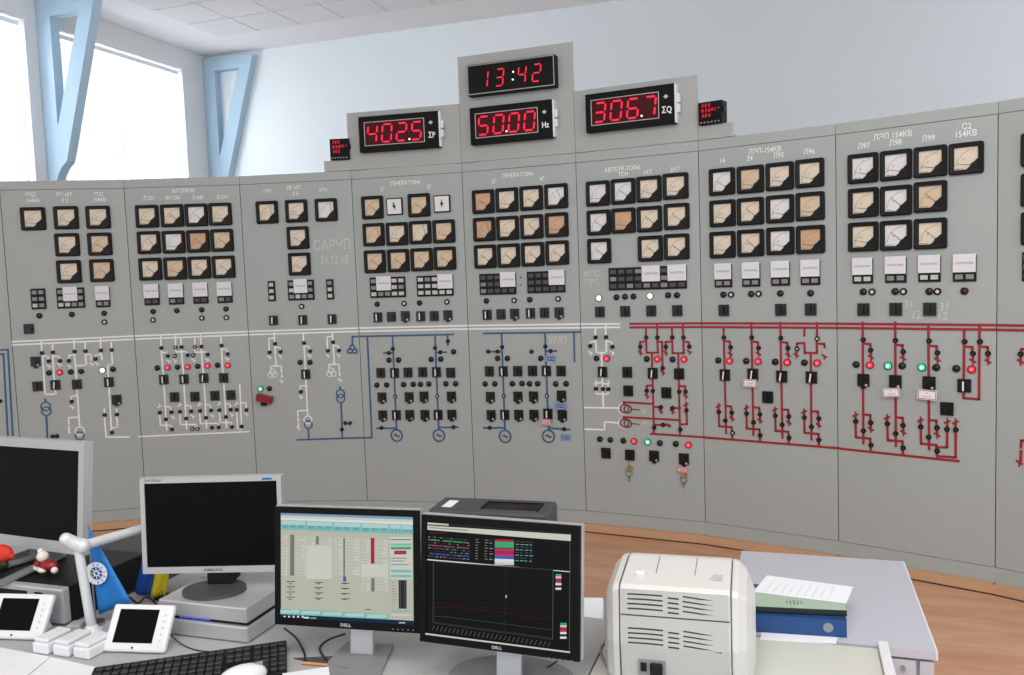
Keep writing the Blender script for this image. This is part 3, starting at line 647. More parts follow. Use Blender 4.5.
SEGS = {'0': 'abcdef', '1': 'bc', '2': 'abged', '3': 'abgcd', '4': 'fgbc', '5': 'afgcd', '6': 'afgecd', '7': 'abc', '8': 'abcdefg'}
def seg_digit(mb, ch, cx, cz, w, h, th, y0, y1, mi, slant=0.12):
    """mi: material of lit segments"""
    P = {'a': ((-1, 1), (1, 1)), 'b': ((1, 1), (1, 0)), 'c': ((1, 0), (1, -1)), 'd': ((-1, -1), (1, -1)), 'e': ((-1, 0), (-1, -1)), 'f': ((-1, 1), (-1, 0)), 'g': ((-1, 0), (1, 0))}
    for s_ in SEGS[ch]:
        (xa, za), (xb, zb) = P[s_]; g = 0.10
        xa, xb = xa*w/2, xb*w/2; za, zb = za*h/2, zb*h/2
        dx, dz = xb-xa, zb-za; L = math.hypot(dx, dz); e = th*0.25/L
        p0 = (xa+dx*e*2, za+dz*e*2); p1 = (xb-dx*e*2, zb-dz*e*2)
        sh = lambda p: (cx+p[0]+slant*p[1], cz+p[1])
        ux, uz = dx/L, dz/L; nx, nz_ = -uz*th/2, ux*th/2; k = th*0.45
        mb.prism([sh(p) for p in ((p0[0]-ux*0, p0[1]-uz*0), (p0[0]+ux*k+nx, p0[1]+uz*k+nz_), (p1[0]-ux*k+nx, p1[1]-uz*k+nz_), p1, (p1[0]-ux*k-nx, p1[1]-uz*k-nz_), (p0[0]+ux*k-nx, p0[1]+uz*k-nz_))], y0, y1, mi)
def quad_on(pi, corners, y=0.055):
    """average box on the panel plane from four photo corners (TL TR BR BL)"""
    P = [Frame(0, 0, 1, pi)(c[0], c[1], y) for c in corners]
    xa = (P[0][0]+P[3][0])/2; xb = (P[1][0]+P[2][0])/2; za = (P[2][1]+P[3][1])/2; zb = (P[0][1]+P[1][1])/2
    return xa, xb, za, zb
def display(label, pi, corners, wcorners, digits, unit, group):
    DD = 0.055
    t, a, ang, w = PANELS[pi]; xa, xb, za, zb = quad_on(pi, corners, DD); wa, wb, wza, wzb = quad_on(pi, wcorners, DD)
    D = 0.055; k = 1.0
    cx, cz = (xa+xb)/2, (za+zb)/2
    th = thing('digital_display', label, 'digital display', a+Vector((math.cos(ang), math.sin(ang), 0))*cx+Vector((0, 0, cz)), ang, group)
    W2, H2 = (xb-xa)/2, (zb-za)/2
    MB().box(-W2, W2, -D, -0.0005, -H2, H2).build('housing', 'black_matt', th, bevel=0.003)
    x0, x1, z0, z1 = wa-cx, wb-cx, wza-cz, wzb-cz
    MB().box(x0, x1, -D-0.002, -D, z0, z1).build('red_filter', 'filter_red', th)
    fm = MB(); e = 0.004
    for q in ((x0-e, x1+e, z1, z1+e), (x0-e, x1+e, z0-e, z0), (x0-e, x0, z0, z1), (x1, x1+e, z0, z1)): fm.box(q[0], q[1], -D-0.003, -D, q[2], q[3])
    fm.build('window_rim', 'tile_light', th)
    n = len(digits.replace('.', '')); ww = (x1-x0)/n; i = 0
    for j, ch in enumerate(digits):
        if ch == '.':
            MB().cyl(x0+ww*i+0.002, z0+0.022, 0.006, -D-0.006, -D-0.002, 10).build('decimal_point', 'dot_white', th); continue
        mb = MB(); seg_digit(mb, ch, x0+ww*(i+0.5)+0.001, (z0+z1)/2-0.002, ww*0.62, (z1-z0)*0.76, 0.0115, -D-0.006, -D-0.002, 0)
        mb.build('digit', 'seg', th); i += 1
    mb = MB(); text_mb(mb, unit, 0.052, (x1+W2)/2+0.002, z0+0.04, -D-0.0015, 0, 0, 0, 0.8, 0, 0.02); mb.build('unit_lettering', 'letter', th)
    mb = MB(); cx2 = (x1+W2)/2-0.002; cz2 = (z0+z1)/2+0.045
    mb.prism([(cx2-0.016, cz2), (cx2, cz2+0.013), (cx2+0.016, cz2), (cx2, cz2-0.013)], -D-0.0015, -D); mb.build('maker_mark', 'tile_light', th)
    MB().box(W2, W2+0.012, -D+0.004, -0.001, -H2+0.004, H2-0.004).build('side_plate', 'white_frame', th)
    MB().box(W2+0.012, W2+0.028, -D+0.012, -0.012, 0.006, 0.058).box(W2+0.012, W2+0.028, -D+0.012, -0.012, -0.052, -0.004).build('terminal_block', 'white_frame', th, bevel=0.002)
    return th
c4 = lambda x0, y0, s, *p: [(x0+p[i]/s, y0+p[i+1]/s) for i in range(0, 8, 2)]
GR = 'large red numeric displays on the upper boards'
display('black red-digit display reading 402.5 on the low left board', 4, c4(310,30,3.657,175,320,467,293,473,428,182,447), c4(310,30,3.657,200,338,415,325,418,405,202,425), '402.5', '\u03a3P', GR)
display('black red-digit display reading 50.00 below the clock', 5, c4(310,30,3.657,582,285,885,253,888,393,588,420), c4(310,30,3.657,605,308,830,285,833,375,608,392), '50.00', 'Hz', GR)
display('black red-digit display reading 306.7, rightmost of the large ones', 6, c4(560,60,5.12,128,180,583,115,588,320,133,375), c4(560,60,5.12,160,210,502,165,505,292,165,338), '306.7', '\u03a3Q', GR)
# the clock
t, a, ang, w = PANELS[5]; xa, xb, za, zb = quad_on(5, c4(310,30,3.657,572,128,893,90,897,205,577,240), 0.07); cx, cz = (xa+xb)/2, (za+zb)/2
ck = thing('digital_clock', 'long black wall clock with red digits showing 13:42', 'clock', a+Vector((math.cos(ang), math.sin(ang), 0))*cx+Vector((0, 0, cz)), ang)
W2, H2, D = (xb-xa)/2, (zb-za)/2, 0.07
MB().box(-W2-0.002, W2+0.002, -D, -0.0005, -H2-0.002, H2+0.002).build('housing', 'black_matt', ck, bevel=0.006)
fm = MB()
for q in ((-W2+0.003, W2-0.003, H2-0.009, H2-0.003), (-W2+0.003, W2-0.003, -H2+0.003, -H2+0.009), (-W2+0.003, -W2+0.009, -H2+0.009, H2-0.009), (W2-0.009, W2-0.003, -H2+0.009, H2-0.009)): fm.box(q[0], q[1], -D-0.003, -D, q[2], q[3])
fm.build('front_rim', 'steel', ck)
MB().box(-W2+0.009, W2-0.009, -D-0.001, -D, -H2+0.009, H2-0.009).build('front_window', 'gloss_black', ck)
for ch, fx in (('1', -0.055), ('3', 0.055), ('4', 0.225), ('2', 0.335)):
    fx2 = {'1': -0.60, '3': -0.24, '4': 0.27, '2': 0.60}[ch]
    mb = MB(); seg_digit(mb, ch, fx2*W2, -0.004, 0.050, 0.105, 0.0085, -D-0.003, -D-0.001, 0, 0.13); mb.build('digit', 'seg', ck)
mb = MB().cyl(0.075*W2, 0.020, 0.006, -D-0.003, -D-0.001, 10).cyl(0.06*W2, -0.028, 0.006, -D-0.003, -D-0.001, 10); mb.build('colon', 'dot_white', ck)
# small red meters on the ledges
def small_meter(label, pi, corners):
    DD = 0.025
    t, a, ang, w = PANELS[pi]; xa, xb, za, zb = quad_on(pi, corners, DD); cx = (xa+xb)/2; W2 = (xb-xa)/2; zb0 = ZTOP+(0.075 if pi == 3 else 0.085); H = zb-zb0
    X = Vector((math.cos(ang), math.sin(ang), 0)); N = Vector((math.sin(ang), -math.cos(ang), 0))
    th = thing('panel_meter', label, 'meter', a+X*cx+Vector((0, 0, zb0+0.0005)), ang, 'small red power meters at the ends of the boards')
    MB().box(-W2, W2, -0.025, 0.06, 0, H).build('housing', 'black_matt', th, bevel=0.003)
    MB().box(W2, W2+0.008, -0.01, 0.03, H*0.5, H*0.75).build('side_clip', 'black', th)
    for r in range(3):
        mb = MB()
        for c in range(3):
            seg_digit(mb, '8' if (r+c) % 2 else '3', -W2*0.62+c*W2*0.28, H*(0.84-r*0.22), W2*0.17, H*0.12, 0.004, -0.027, -0.025, 0, 0.1)
        if r == 1:
            for c in range(3): seg_digit(mb, '807'[c], W2*0.18+c*W2*0.26, H*0.64, W2*0.15, H*0.10, 0.004, -0.027, -0.025, 0, 0.1)
        mb.build('digit_row', 'seg', th)
    mb = MB()
    for k in range(6): mb.box(-W2*0.85+k*W2*0.30, -W2*0.85+k*W2*0.30+W2*0.16, -0.0265, -0.025, H*0.07, H*0.13)
    mb.build('button_row', 'tile_grey', th)
small_meter('small black meter with three rows of red digits, left end', 3, c4(310,30,3.657,70,400,142,395,142,472,75,473))
small_meter('small black meter with three rows of red digits, right end', 7, c4(560,60,5.12,707,218,828,205,830,330,708,342))
# ------------------------------------------------------------------ tags, keys and clamp hanging on the panels
def hang(name, label, cat, pi, u, v, group=None, off=0.0):
    t, a, ang, w = PANELS[pi]; x, z = px_to(pi, u, v)
    X = Vector((math.cos(ang), math.sin(ang), 0)); N = Vector((math.sin(ang), -math.cos(ang), 0))
    return thing(name, label, cat, a+X*x+N*off+Vector((0, 0, z)), ang, group)
def small_tag(label, pi, u, v, W, H, m_, rot=0, ink='paper', group=None, txt='ЗАЗЕМЛЕНО', cat='tag', off=0.0):
    th = hang('warning_tag', label, cat, pi, u, v, group, off); th.rotation_euler = (0, -R(rot), th.rotation_euler[2]) if False else th.rotation_euler
    mb = MB().box(-W/2, W/2, -0.004, -0.0005, -H/2, H/2); o = mb.build('plate', m_[0], th); o.rotation_euler = (0, -R(rot), 0)
    mb = MB(); e = 0.003
    for q in ((-W/2+e, W/2-e, H/2-2*e, H/2-e), (-W/2+e, W/2-e, -H/2+e, -H/2+2*e), (-W/2+e, -W/2+2*e, -H/2+e, H/2-e), (W/2-2*e, W/2-e, -H/2+e, H/2-e)): mb.box(q[0], q[1], -0.0046, -0.004, q[2], q[3])
    for k, tt in enumerate(txt.split('/')):
        n_ = len(txt.split('/')); text_mb(mb, tt, H*0.36/n_, 0, (n_/2-0.5-k)*H*0.36, -0.0047, 0, 0, 0, 0.8)
    p = mb.build('print', m_[1], th); p.rotation_euler = (0, -R(rot), 0)
    return th
G1 = 'blue plates stuck on the lower part of the fourth-generator panel'
small_tag('blue plate with white edge below the blue bus, topmost of the three', 5, 470+404/5, 315+218/5, 0.072, 0.044, ('tag_blue', 'paper'), -4, group=G1, txt='РАБОТА')
small_tag('tilted blue plate overlapping a black switch, middle of the three', 5, 470+454/5, 315+453/5, 0.072, 0.042, ('tag_blue', 'paper'), 8, group=G1, txt='РАБОТА', off=0.024)
small_tag('blue plate right of the right generator circle, lowest of the three', 5, 470+478/5, 315+612/5, 0.072, 0.042, ('tag_blue', 'paper'), -3, group=G1, txt='РАБОТА')
G2 = 'small tags hung on the switches'
small_tag('pale pink tag over the lower switch above the right generator circle', 5, 470+385/5, 315+534/5, 0.070, 0.042, ('tag_pink', 'line_red'), -2, group=G2, txt='СТОЙ', off=0.018)
small_tag('pink tag under the right switch with key, over a key ring', 6, 580+386/3.754, 310+598/3.754, 0.068, 0.036, ('tag_pink', 'line_red'), 0, group=G2, txt='СТОЙ', off=0.010)
small_tag('pink tag with red border on the second red column', 7, 700+231/4.5, 310+327/4.5, 0.078, 0.046, ('tag_white', 'line_red'), 0, group=G2, txt='СТОЙ', off=0.026)
small_tag('white tag on the switch under the left green lamp', 8, 830+249/3.97, 310+325/3.97, 0.086, 0.048, ('tag_white', 'line_red'), 5, group=G2, txt='НЕ/ВКЛЮЧАТЬ', off=0.026)
small_tag('white tag on the switch under the right green lamp', 8, 830+391/3.97, 310+334/3.97, 0.092, 0.052, ('tag_white', 'line_red'), -3, group=G2, txt='НЕ/ВКЛЮЧАТЬ', off=0.026)
def keyring(label, u, v, uv2, extra):
    th = hang('key_ring', label, 'keys', 6, u, v, 'keys hanging from the switches', 0.004)
    x0, z0 = px_to(6, u, v); x1, z1 = px_to(6, *uv2); dz = z1-z0
    MB().ring(0, 0, 0.019, 0.0235, -0.010, -0.006, 20).build('ring', 'steel', th)
    MB().cyl(0.004, 0.028, 0.020, -0.009, -0.004, 16).build('brass_tag', 'brass', th)
    MB().box(-0.004, 0.004, -0.009, -0.005, -0.055, -0.020).box(-0.008, 0.008, -0.009, -0.005, -0.030, -0.018).build('key', 'steel', th)
    MB().strip([(0.0, 0.045), (0.002, dz)], 0.004, -0.008, -0.005).build('cord', 'brass', th)
keyring('keys with a yellow tag under the switch with a red lamp', 580+186/3.754, 310+610/3.754, (580+186/3.754, 310+565/3.754), 0)
keyring('keys hanging below the pink tag, right of the others', 580+390/3.754, 310+634/3.754, (580+389/3.754, 310+585/3.754), 0)
th = hang('interlock_clamp', 'dark red plastic clamp tilted over a black switch under a green lamp', 'clamp', 3, 245+103/5, 315+417/5, None, 0.0005)
o = MB().box(-0.056, 0.056, -0.045, 0, -0.024, 0.028).box(-0.05, 0.05, -0.052, -0.045, 0.006, 0.020).build('clamp_body', 'red_plastic', th, bevel=0.006); o.rotation_euler = (0, R(14), 0)
o = MB().box(-0.022, 0.014, -0.030, 0, -0.050, -0.022).build('black_foot', 'black', th, bevel=0.003); o.rotation_euler = (0, R(8), 0)
# ------------------------------------------------------------------ desks and the things on them
mk('bezel_black', '060607', 0.5, spec=0.15)
mk('arm_silver', 'd6d8da', 0.3, metal=0.2)
mk('desk_grey', 'a8aaa9', 0.45, noise=0.08, scale=3)
mk('desk_cream', 'c4c5bb', 0.4, noise=0.05, scale=3)
mk('desk_lilac', 'b6b7c0', 0.4, noise=0.04, scale=3)
mk('edge_band', 'd6d6d8', 0.4)
mk('silver', 'c4c6c8', 0.32, metal=0.45, noise=0.08, scale=30)
mk('silver_plastic', 'acafb1', 0.4, metal=0.2, noise=0.05)
mk('grey_plastic', '808285', 0.5, noise=0.1)
mk('charcoal', '444448', 0.5, noise=0.2, scale=30)
mk('screen_off', '06070a', 0.35, noise=0.3, spec=0.08)
mk('white_plastic', 'dcdde0', 0.35, noise=0.03)
mk('printer_shell', 'cdccc8', 0.4, noise=0.04, scale=4)
mk('printer_back', 'b2b4b2', 0.5, noise=0.04, scale=4)
mk('slot', '3a3a38', 0.8)
mk('flag_blue', '1d7cc8', 0.7, noise=0.12, scale=12)
mk('flag_deep_blue', '0f4ba6', 0.7, noise=0.15, scale=12)
mk('flag_yellow', 'e5cf1e', 0.7, noise=0.12, scale=12)
mk('red_cloth', 'd8321f', 0.7, noise=0.2)
mk('skin_white', 'e6ddd0', 0.6, noise=0.1)
mk('cover_blue', '1a4680', 0.4, noise=0.12, scale=10)
mk('cover_green', 'a2b8a4', 0.55, noise=0.12, scale=14)
mk('book_black', '16201b', 0.5)
mk('cable', '1c1c1e', 0.5)
mk('cable_grey', '8d8b88', 0.5)
mk('pale_ink', 'b4b6bc', 0.8)
mk('pencil', 'c98a52', 0.5)
def scr(key, c, es=0.85): mk(key, (0.0015, 0.0015, 0.0015), 0.25, emit=c, es=es, spec=0.1)
for k, c in (('s_sky', '7da3c4'), ('s_pale', '9fa197'), ('s_bg', 'bfc1b2'), ('s_light', 'd2d5c8'), ('s_teal', '7fc0bb'), ('s_teal_light', 'b5d8d2'), ('s_grey', '7d7f76'), ('s_red', 'b3263c'), ('s_green', '3fae70'), ('s_navy', '16284a'), ('s_blue', '3a62c0'),
             ('s_black', '0a0a0c'), ('s_white', 'e6e8e8'), ('s_magenta', 'b43a6a'), ('s_dgreen', '1e4a3a'), ('s_dark', '2a2c30'), ('s_cyan', '6aa8b0'), ('s_dred', '4a1820'), ('s_dgrey', '4a4c4e')): scr(k, c)
def onz(u, v, z):
    d = CF+CR*((u-512)/FPX)+CU*((337.5-v)/FPX); return EYE+d*((z-EYE.z)/d.z)
def aty(u, v, Y):
    d = CF+CR*((u-512)/FPX)+CU*((337.5-v)/FPX); return EYE+d*(Y/d.y)
DO = Vector((1.01, 2.0, 0)); TOPZ = 0.75
def desk(s, t, z=TOPZ): return DO+DA*s+DB*t+Vector((0, 0, z))
# main grey desk
th = thing('operator_desk', 'long grey operator desk under the monitors and keyboard', 'desk', desk(0, 0, 0), -YAW)
MB().box(-3.5, -0.799, -1.05, 0.15, TOPZ-0.026, TOPZ).build('desk_top', 'desk_grey', th, bevel=0.002)
MB().box(-3.45, -3.42, -1.0, 0.12, 0, TOPZ-0.026).build('side_panel', 'desk_grey', th); MB().box(-0.85, -0.82, -1.0, 0.12, 0, TOPZ-0.026).build('side_panel', 'desk_grey', th)
MB().box(-3.42, -0.85, 0.09, 0.11, 0.2, TOPZ-0.026).build('modesty_panel', 'desk_grey', th)
th = thing('printer_desk', 'cream topped desk with a raised grey edge rail, under the printer', 'desk', desk(0, 0, 0), -YAW)
MB().box(-0.795, -0.137, -1.05, -0.012, TOPZ-0.026, TOPZ).build('desk_top', 'desk_cream', th, bevel=0.002)
MB().box(-0.136, -0.112, -1.05, 0.008, TOPZ-0.06, TOPZ+0.012).build('edge_rail', 'edge_band', th, bevel=0.002)
MB().box(-0.135, -0.115, -1.0, -0.03, 0, TOPZ-0.06).build('side_panel', 'desk_cream', th); MB().box(-0.79, -0.77, -1.0, -0.03, 0, TOPZ-0.026).build('side_panel', 'desk_cream', th)
th = thing('side_cabinet', 'pale lilac grey cabinet standing beyond the printer, with papers on it', 'cabinet', desk(0, 0, 0), -YAW)
MB().box(-0.50, -0.004, 0.001, 0.665, TOPZ-0.022, TOPZ).build('cabinet_top', 'desk_lilac', th)
MB().box(-0.004, 0.0, 0.001, 0.665, TOPZ-0.022, TOPZ+0.0005).build('edge_band', 'edge_band', th)
MB().box(-0.495, -0.012, 0.02, 0.66, 0.0, TOPZ-0.022).build('cabinet_body', 'desk_lilac', th)
MB().box(-0.108, -0.048, 0.004, 0.019, 0.05, TOPZ-0.03).build('door', 'desk_lilac', th, bevel=0.001)
MB().box(-0.040, -0.008, 0.004, 0.019, 0.05, TOPZ-0.03).build('door', 'desk_lilac', th, bevel=0.001)
MB().cyl(-0.078, TOPZ-0.05, 0.006, -0.002, 0.004, 12).build('lock', 'steel', th)

# ---- monitors
def stand_dell(th, zoff, H):
    pass
def monitor(label, pos, yaw, tilt, W, H, bez, mats, brand, base_z, rects=None, quad=None, group=None, thick=0.045, screen='screen_off', style='dell', top='silver_plastic'):
    K_ = 0.95 if style == 'near' else 1.0
    pos = tuple(EYE+(Vector(pos)-EYE)*K_); W *= K_; H *= K_; bez = tuple(q*K_ for q in bez)
    yr = R(yaw); X = Vector((math.cos(yr), math.sin(yr), 0)); Yv = Vector((-math.sin(yr), math.cos(yr), 0))
    th = thing('monitor', label, 'monitor', (pos[0]+Yv.x*0.05, pos[1]+Yv.y*0.05, base_z), yr, group)
    off = pos[2]-base_z
    head = bpy.data.objects.new('monitor_head', None)
    ti = -R(tilt)
    def pb(mb, nm, m_, parent=th, bevel=0.0):
        o = mb.build(nm, m_, parent, (0, -0.05, off), bevel); o.rotation_euler = (ti, 0, 0); return o
    bl, br, bt, bb = bez
    mb = MB().box(-W/2, W/2, 0.0, 0.012, 0, bb).box(-W/2, W/2, 0.0, 0.012, H-bt, H).box(-W/2, -W/2+bl, 0.0, 0.012, bb, H-bt).box(W/2-br, W/2, 0.0, 0.012, bb, H-bt)
    bezel = pb(mb, 'bezel', mats[0])
    pb(MB().box(-W/2-0.001, W/2+0.001, 0.010, thick*0.7, -0.001, H+0.002).box(-W*0.36, W*0.36, thick*0.7, thick+0.02, H*0.15, H*0.85), 'back_shell', top)
    sx0, sx1, sz0, sz1 = -W/2+bl, W/2-br, bb, H-bt
    sc_ = pb(MB().box(sx0, sx1, 0.003, 0.010, sz0, sz1), 'screen', screen)
    if rects:
        TL, TR, BR, BL = quad; by = {}
        def m(p, q):
            s_ = 0.5; t_ = 0.5
            for _ in range(6):
                xl = TL[0]+(BL[0]-TL[0])*t_; xr = TR[0]+(BR[0]-TR[0])*t_; s_ = (p-xl)/(xr-xl)
                yt = TL[1]+(TR[1]-TL[1])*s_; yb = BL[1]+(BR[1]-BL[1])*s_; t_ = (q-yt)/(yb-yt)
            return sx0+(sx1-sx0)*min(1, max(0, s_)), sz1-(sz1-sz0)*min(1, max(0, t_))
        used = []
        mb = MB()
        for i, (k, *c) in enumerate(rects):
            if k not in used: used.append(k)
            y = 0.0029-0.000012*i
            if len(c) == 4: P = [m(c[0], c[1]), m(c[2], c[1]), m(c[2], c[3]), m(c[0], c[3])]
            else: P = [m(c[j], c[j+1]) for j in range(0, 8, 2)]
            mb.add([(x, y, z) for x, z in P], [(0, 3, 2, 1)], used.index(k))
        pb(mb, 'screen_image', used, th)
    if brand:
        mb = MB(); text_mb(mb, brand, bb*0.55, 0, bb*0.48, -0.0004, 0, 0, 0, 1.2, 0, 0.02); pb(mb, 'maker_lettering', mats[1])
    return th, pb
def L(k, *c): return (k, *c)
r3 = [('s_bg', 35,88,522,103,522,498,38,468), ('s_sky', 35,88,522,103,522,113,35,97), ('s_light', 35,97,522,113,522,123,35,107), ('s_white', 35,107,522,123,522,133,35,116), ('s_teal', 35,114,522,132,522,167,36,150)]
for x0, x1 in ((38,130),(135,230),(235,332),(337,434),(440,478),(482,518)):
    dy = lambda x: (x-35)*0.037
    r3.append(('s_teal_light', x0,116+dy(x0),x1,116+dy(x1),x1,131+dy(x1),x0,131+dy(x0)))
    for k in range(3): r3.append(('s_cyan', x0+4+k*(x1-x0)/3, 134+dy(x0), x0+(k+0.8)*(x1-x0)/3, 134+dy(x0)+9))
for x0, x1, rows in ((38,62,14),(92,130,14),(135,168,3),(184,226,3),(235,268,13),(280,330,13),(337,368,9),(388,432,9),(337,368,5),(388,432,5)):
    base = 172+(x0-35)*0.045 if rows != 5 else 325
    for k in range(rows): r3.append(('s_light', x0, base+k*10.5, x1, base+k*10.5+7)); r3.append(('s_pale', x0+2, base+k*10.5+2.5, x0+2+(x1-x0)*random.uniform(.4, .9), base+k*10.5+4.5))
r3 += [('s_grey', 73,168,89,318), ('s_grey', 169,174,180,204), ('s_grey', 271,180,277,318), ('s_red', 371,180,384,274), ('s_blue', 270,320,281,340), ('s_grey', 372,328,384,376), ('s_light', 134,208,228,330), ('s_light', 336,276,432,322)]
for j in range(4):
    for x in (60, 165, 262): r3 += [('s_dgrey', x, 338+j*19+(x-60)*.03, x+32, 341+j*19+(x-60)*.03), ('s_dgrey', x+8, 346+j*19, x+20, 349+j*19)]
r3 += [('s_dgrey', 350,440,372,443), ('s_light', 440,176,518,330), ('s_grey', 443,184,515,188), ('s_teal', 443,200,515,208), ('s_green', 443,212,515,222), ('s_light', 443,222,515,246), ('s_red', 455,226,498,240), ('s_magenta', 462,230,492,235),
       ('s_cyan', 443,262,490,266), ('s_teal', 443,296,515,306), ('s_teal', 443,314,515,324), ('s_grey', 443,252,500,255), ('s_grey', 443,276,508,279), ('s_dark', 470,334,498,438), ('s_dgrey', 474,338,478,434), ('s_dgrey', 490,338,494,434), ('s_teal', 443,444,505,450), ('s_light', 443,458,512,464),
       ('s_teal', 38,438,434,458,434,480,38,458), ('s_navy', 38,458,522,482,522,498,38,468)]
for x0 in (38, 116, 196, 276, 356): r3.append(('s_teal_light', x0, 443+(x0-38)*.05, x0+70, 455+(x0-38)*.05))
for k in range(5): r3.append(('s_white', 50+k*17, 464, 57+k*17, 471))
r3 += [('s_white', 125,468,145,476), ('s_cyan', 150,470,172,478), ('s_white', 470,488,492,491)]
for k in range(9): r3.append(('s_grey', 446, 342+k*10.5, 446+random.choice([10, 14, 18]), 344+k*10.5))
m3, pb = monitor('monitor with a lit beige and teal control table on its screen', (-0.462, 2.155, 0.797), -13.2, 6.3, 0.408, 0.312, (0.0165, 0.0165, 0.016, 0.0205), ('bezel_black', 'silver'), 'DELL', TOPZ, r3, ((35,88),(522,103),(522,498),(38,468)), 'black bezel monitors switched on', screen='s_black', style='near')
r4 = [('s_black', 63,118,590,153,590,600,60,530), ('s_light', 63,130,590,159,590,183,63,146), ('s_dark', 150,124,590,153,590,158,150,129), ('s_light', 63,118,145,124,145,130,63,126), ('s_grey', 70,136,220,146,220,149,70,139),
      ('s_dred', 70,154,134,160), ('s_white', 63,254,590,297,590,300,63,258), ('s_dark', 88,262,530,290,530,550,90,488), ('s_black', 90,265,528,293,528,545,92,485)]
cols = ('s_dgreen', 's_green', 's_dred', 's_magenta', 's_dgrey', 's_dark', 's_blue', 's_dgrey')
for r in range(8):
    y0 = 170+r*10
    for c in range(20):
        x = 66+c*8.0
        if random.random() < .9: r4.append((cols[r] if random.random() < .75 else 's_grey', x, y0+c*.6, x+random.choice([5, 7]), y0+c*.6+4.5))
    for x in (248, 282, 300, 395, 412, 428, 445): r4.append(('s_grey' if x < 300 else 's_cyan' if r % 2 else 's_dgrey', x, y0+10+(x-248)*.04, x+random.choice([9, 13]), y0+13+(x-248)*.04))
for k, (c, y) in enumerate((('s_red', 178), ('s_green', 187), ('s_green', 198), ('s_magenta', 211), ('s_red', 222), ('s_magenta', 231), ('s_blue', 241), ('s_white', 251), ('s_light', 262))):
    r4.append((c, 320, y, 390, y+2, 390, y+13, 320, y+11))
for k, c in enumerate(('s_green', 's_light', 's_red', 's_magenta', 's_white', 's_dark', 's_white')): r4 += [(c, 538, 306+k*8.5, 558, 306+k*8.5+8), (c, 555, 488+k*8.5, 577, 488+k*8.5+8)]
def pl4(k, pts_, w=1.4):
    for (xa, ya), (xb, yb) in zip(pts_[:-1], pts_[1:]): r4.append((k, xa, ya, xb, yb, xb, yb+w, xa, ya+w))
pl4('s_dgreen', [(92,462),(150,465),(220,474),(300,484),(380,494),(460,505),(530,514)], 2.5); pl4('s_dred', [(92,430),(180,428),(260,440),(340,446),(420,462),(530,480)], 1.5); pl4('s_dred', [(92,415),(180,418),(260,430),(380,436),(530,470)], 1)
pl4('s_dgrey', [(88,262),(530,290)], 1); pl4('s_dgrey', [(90,488),(530,550)], 1.2); r4 += [('s_dark', 361,275,363,520), ('s_white', 361,386,365,396), ('s_dgrey', 88,262,90,488), ('s_dgrey', 528,290,531,548)]
for k in range(28): x = 84+k*15.8; y = 497+k*2.3; r4.append(('s_dgrey', x+9, y, x+13, y, x+4, y+18, x, y+18))
r4 += [('s_light', 60,524,590,594,590,601,60,531), ('s_dgrey', 586,185,589,594)]
m4, pb4 = monitor('monitor with a black trend chart and small coloured table on its screen', (-0.064, 1.975, 0.804), -20.6, 7.4, 0.412, 0.312, (0.0155, 0.0225, 0.018, 0.018), ('bezel_black', 'silver'), 'DELL', TOPZ, r4, ((63,118),(590,153),(590,600),(60,530)), 'black bezel monitors switched on', screen='s_black', style='near')
for th, pbf, cx in ((m3, pb, 0.02), (m4, pb4, 0.01)):
    o = MB().box(cx-0.031, cx+0.031, -0.012, 0.004, 0.008, 0.28).build('stand_post', 'silver', th, bevel=0.003); o.rotation_euler = (R(-7.5), 0, 0)
    for k in range(5): MB().cyl(0.125+k*0.013, 0.008, 0.0016, -0.001, 0.0, 8).build('front_button', 'tile_grey', th, (0, -0.05, 0.092))
MB().prismz([(-0.050, 0.06), (0.080, 0.06), (0.120, -0.17), (0.010, -0.17), (-0.050, -0.06)], 0.0005, 0.010).build('stand_base', 'grey_plastic', m3, bevel=0.003)
MB().cylz(0.01, 0.01, 0.155, 0.0005, 0.010, 32, ry=0.75).build('stand_base', 'grey_plastic', m4, bevel=0.003)
# second from left: silver monitor on the small computer
th, pbf = monitor('silver framed monitor switched off, standing on the flat silver computer', (-0.869, 2.345, 0.894), -3.0, 3.5, 0.408, 0.270, (0.013, 0.013, 0.013, 0.018), ('silver_plastic', 'charcoal'), 'SAMSUNG', 0.8485)
MB().cylz(0.010, -0.072, 0.088, 0.0, 0.010, 32, ry=0.80).build('stand_base', 'charcoal', th, bevel=0.003)
o = MB().box(-0.022, 0.048, -0.045, -0.012, 0.008, 0.046).box(-0.022, 0.048, -0.012, 0.03, 0.008, 0.12).build('stand_neck', 'black', th, bevel=0.004)
mb = MB(); text_mb(mb, 'SyncMaster', 0.012, -0.165, 0.265, -0.0004, 0, 0, 0, 0.9); pbf(mb, 'model_lettering', 'charcoal')
pbf(MB().box(0.150, 0.178, -0.0006, 0, 0.260, 0.266), 'blue_sticker', 'tag_blue')
# far left: big silver monitor
th, pbf = monitor('large silver framed monitor switched off, cut by the left picture edge', (-1.529, 2.564, 0.918), -23.2, 6.1, 0.50, 0.335, (0.022, 0.022, 0.026, 0.034), ('silver_plastic', 'charcoal'), None, 0.8605, top='silver_plastic')
MB().box(-0.045, 0.045, 0.0, 0.05, 0.004, 0.16).build('stand_neck', 'grey_plastic', th, bevel=0.004)
for sx in (-1, 1):
    o = MB().prismz([(sx*0.03-0.02, 0.06), (sx*0.03+0.02, 0.06), (sx*0.09+0.02, -0.24), (sx*0.09-0.02, -0.24)], 0.0, 0.008).build('stand_foot', 'grey_plastic', th, bevel=0.002)
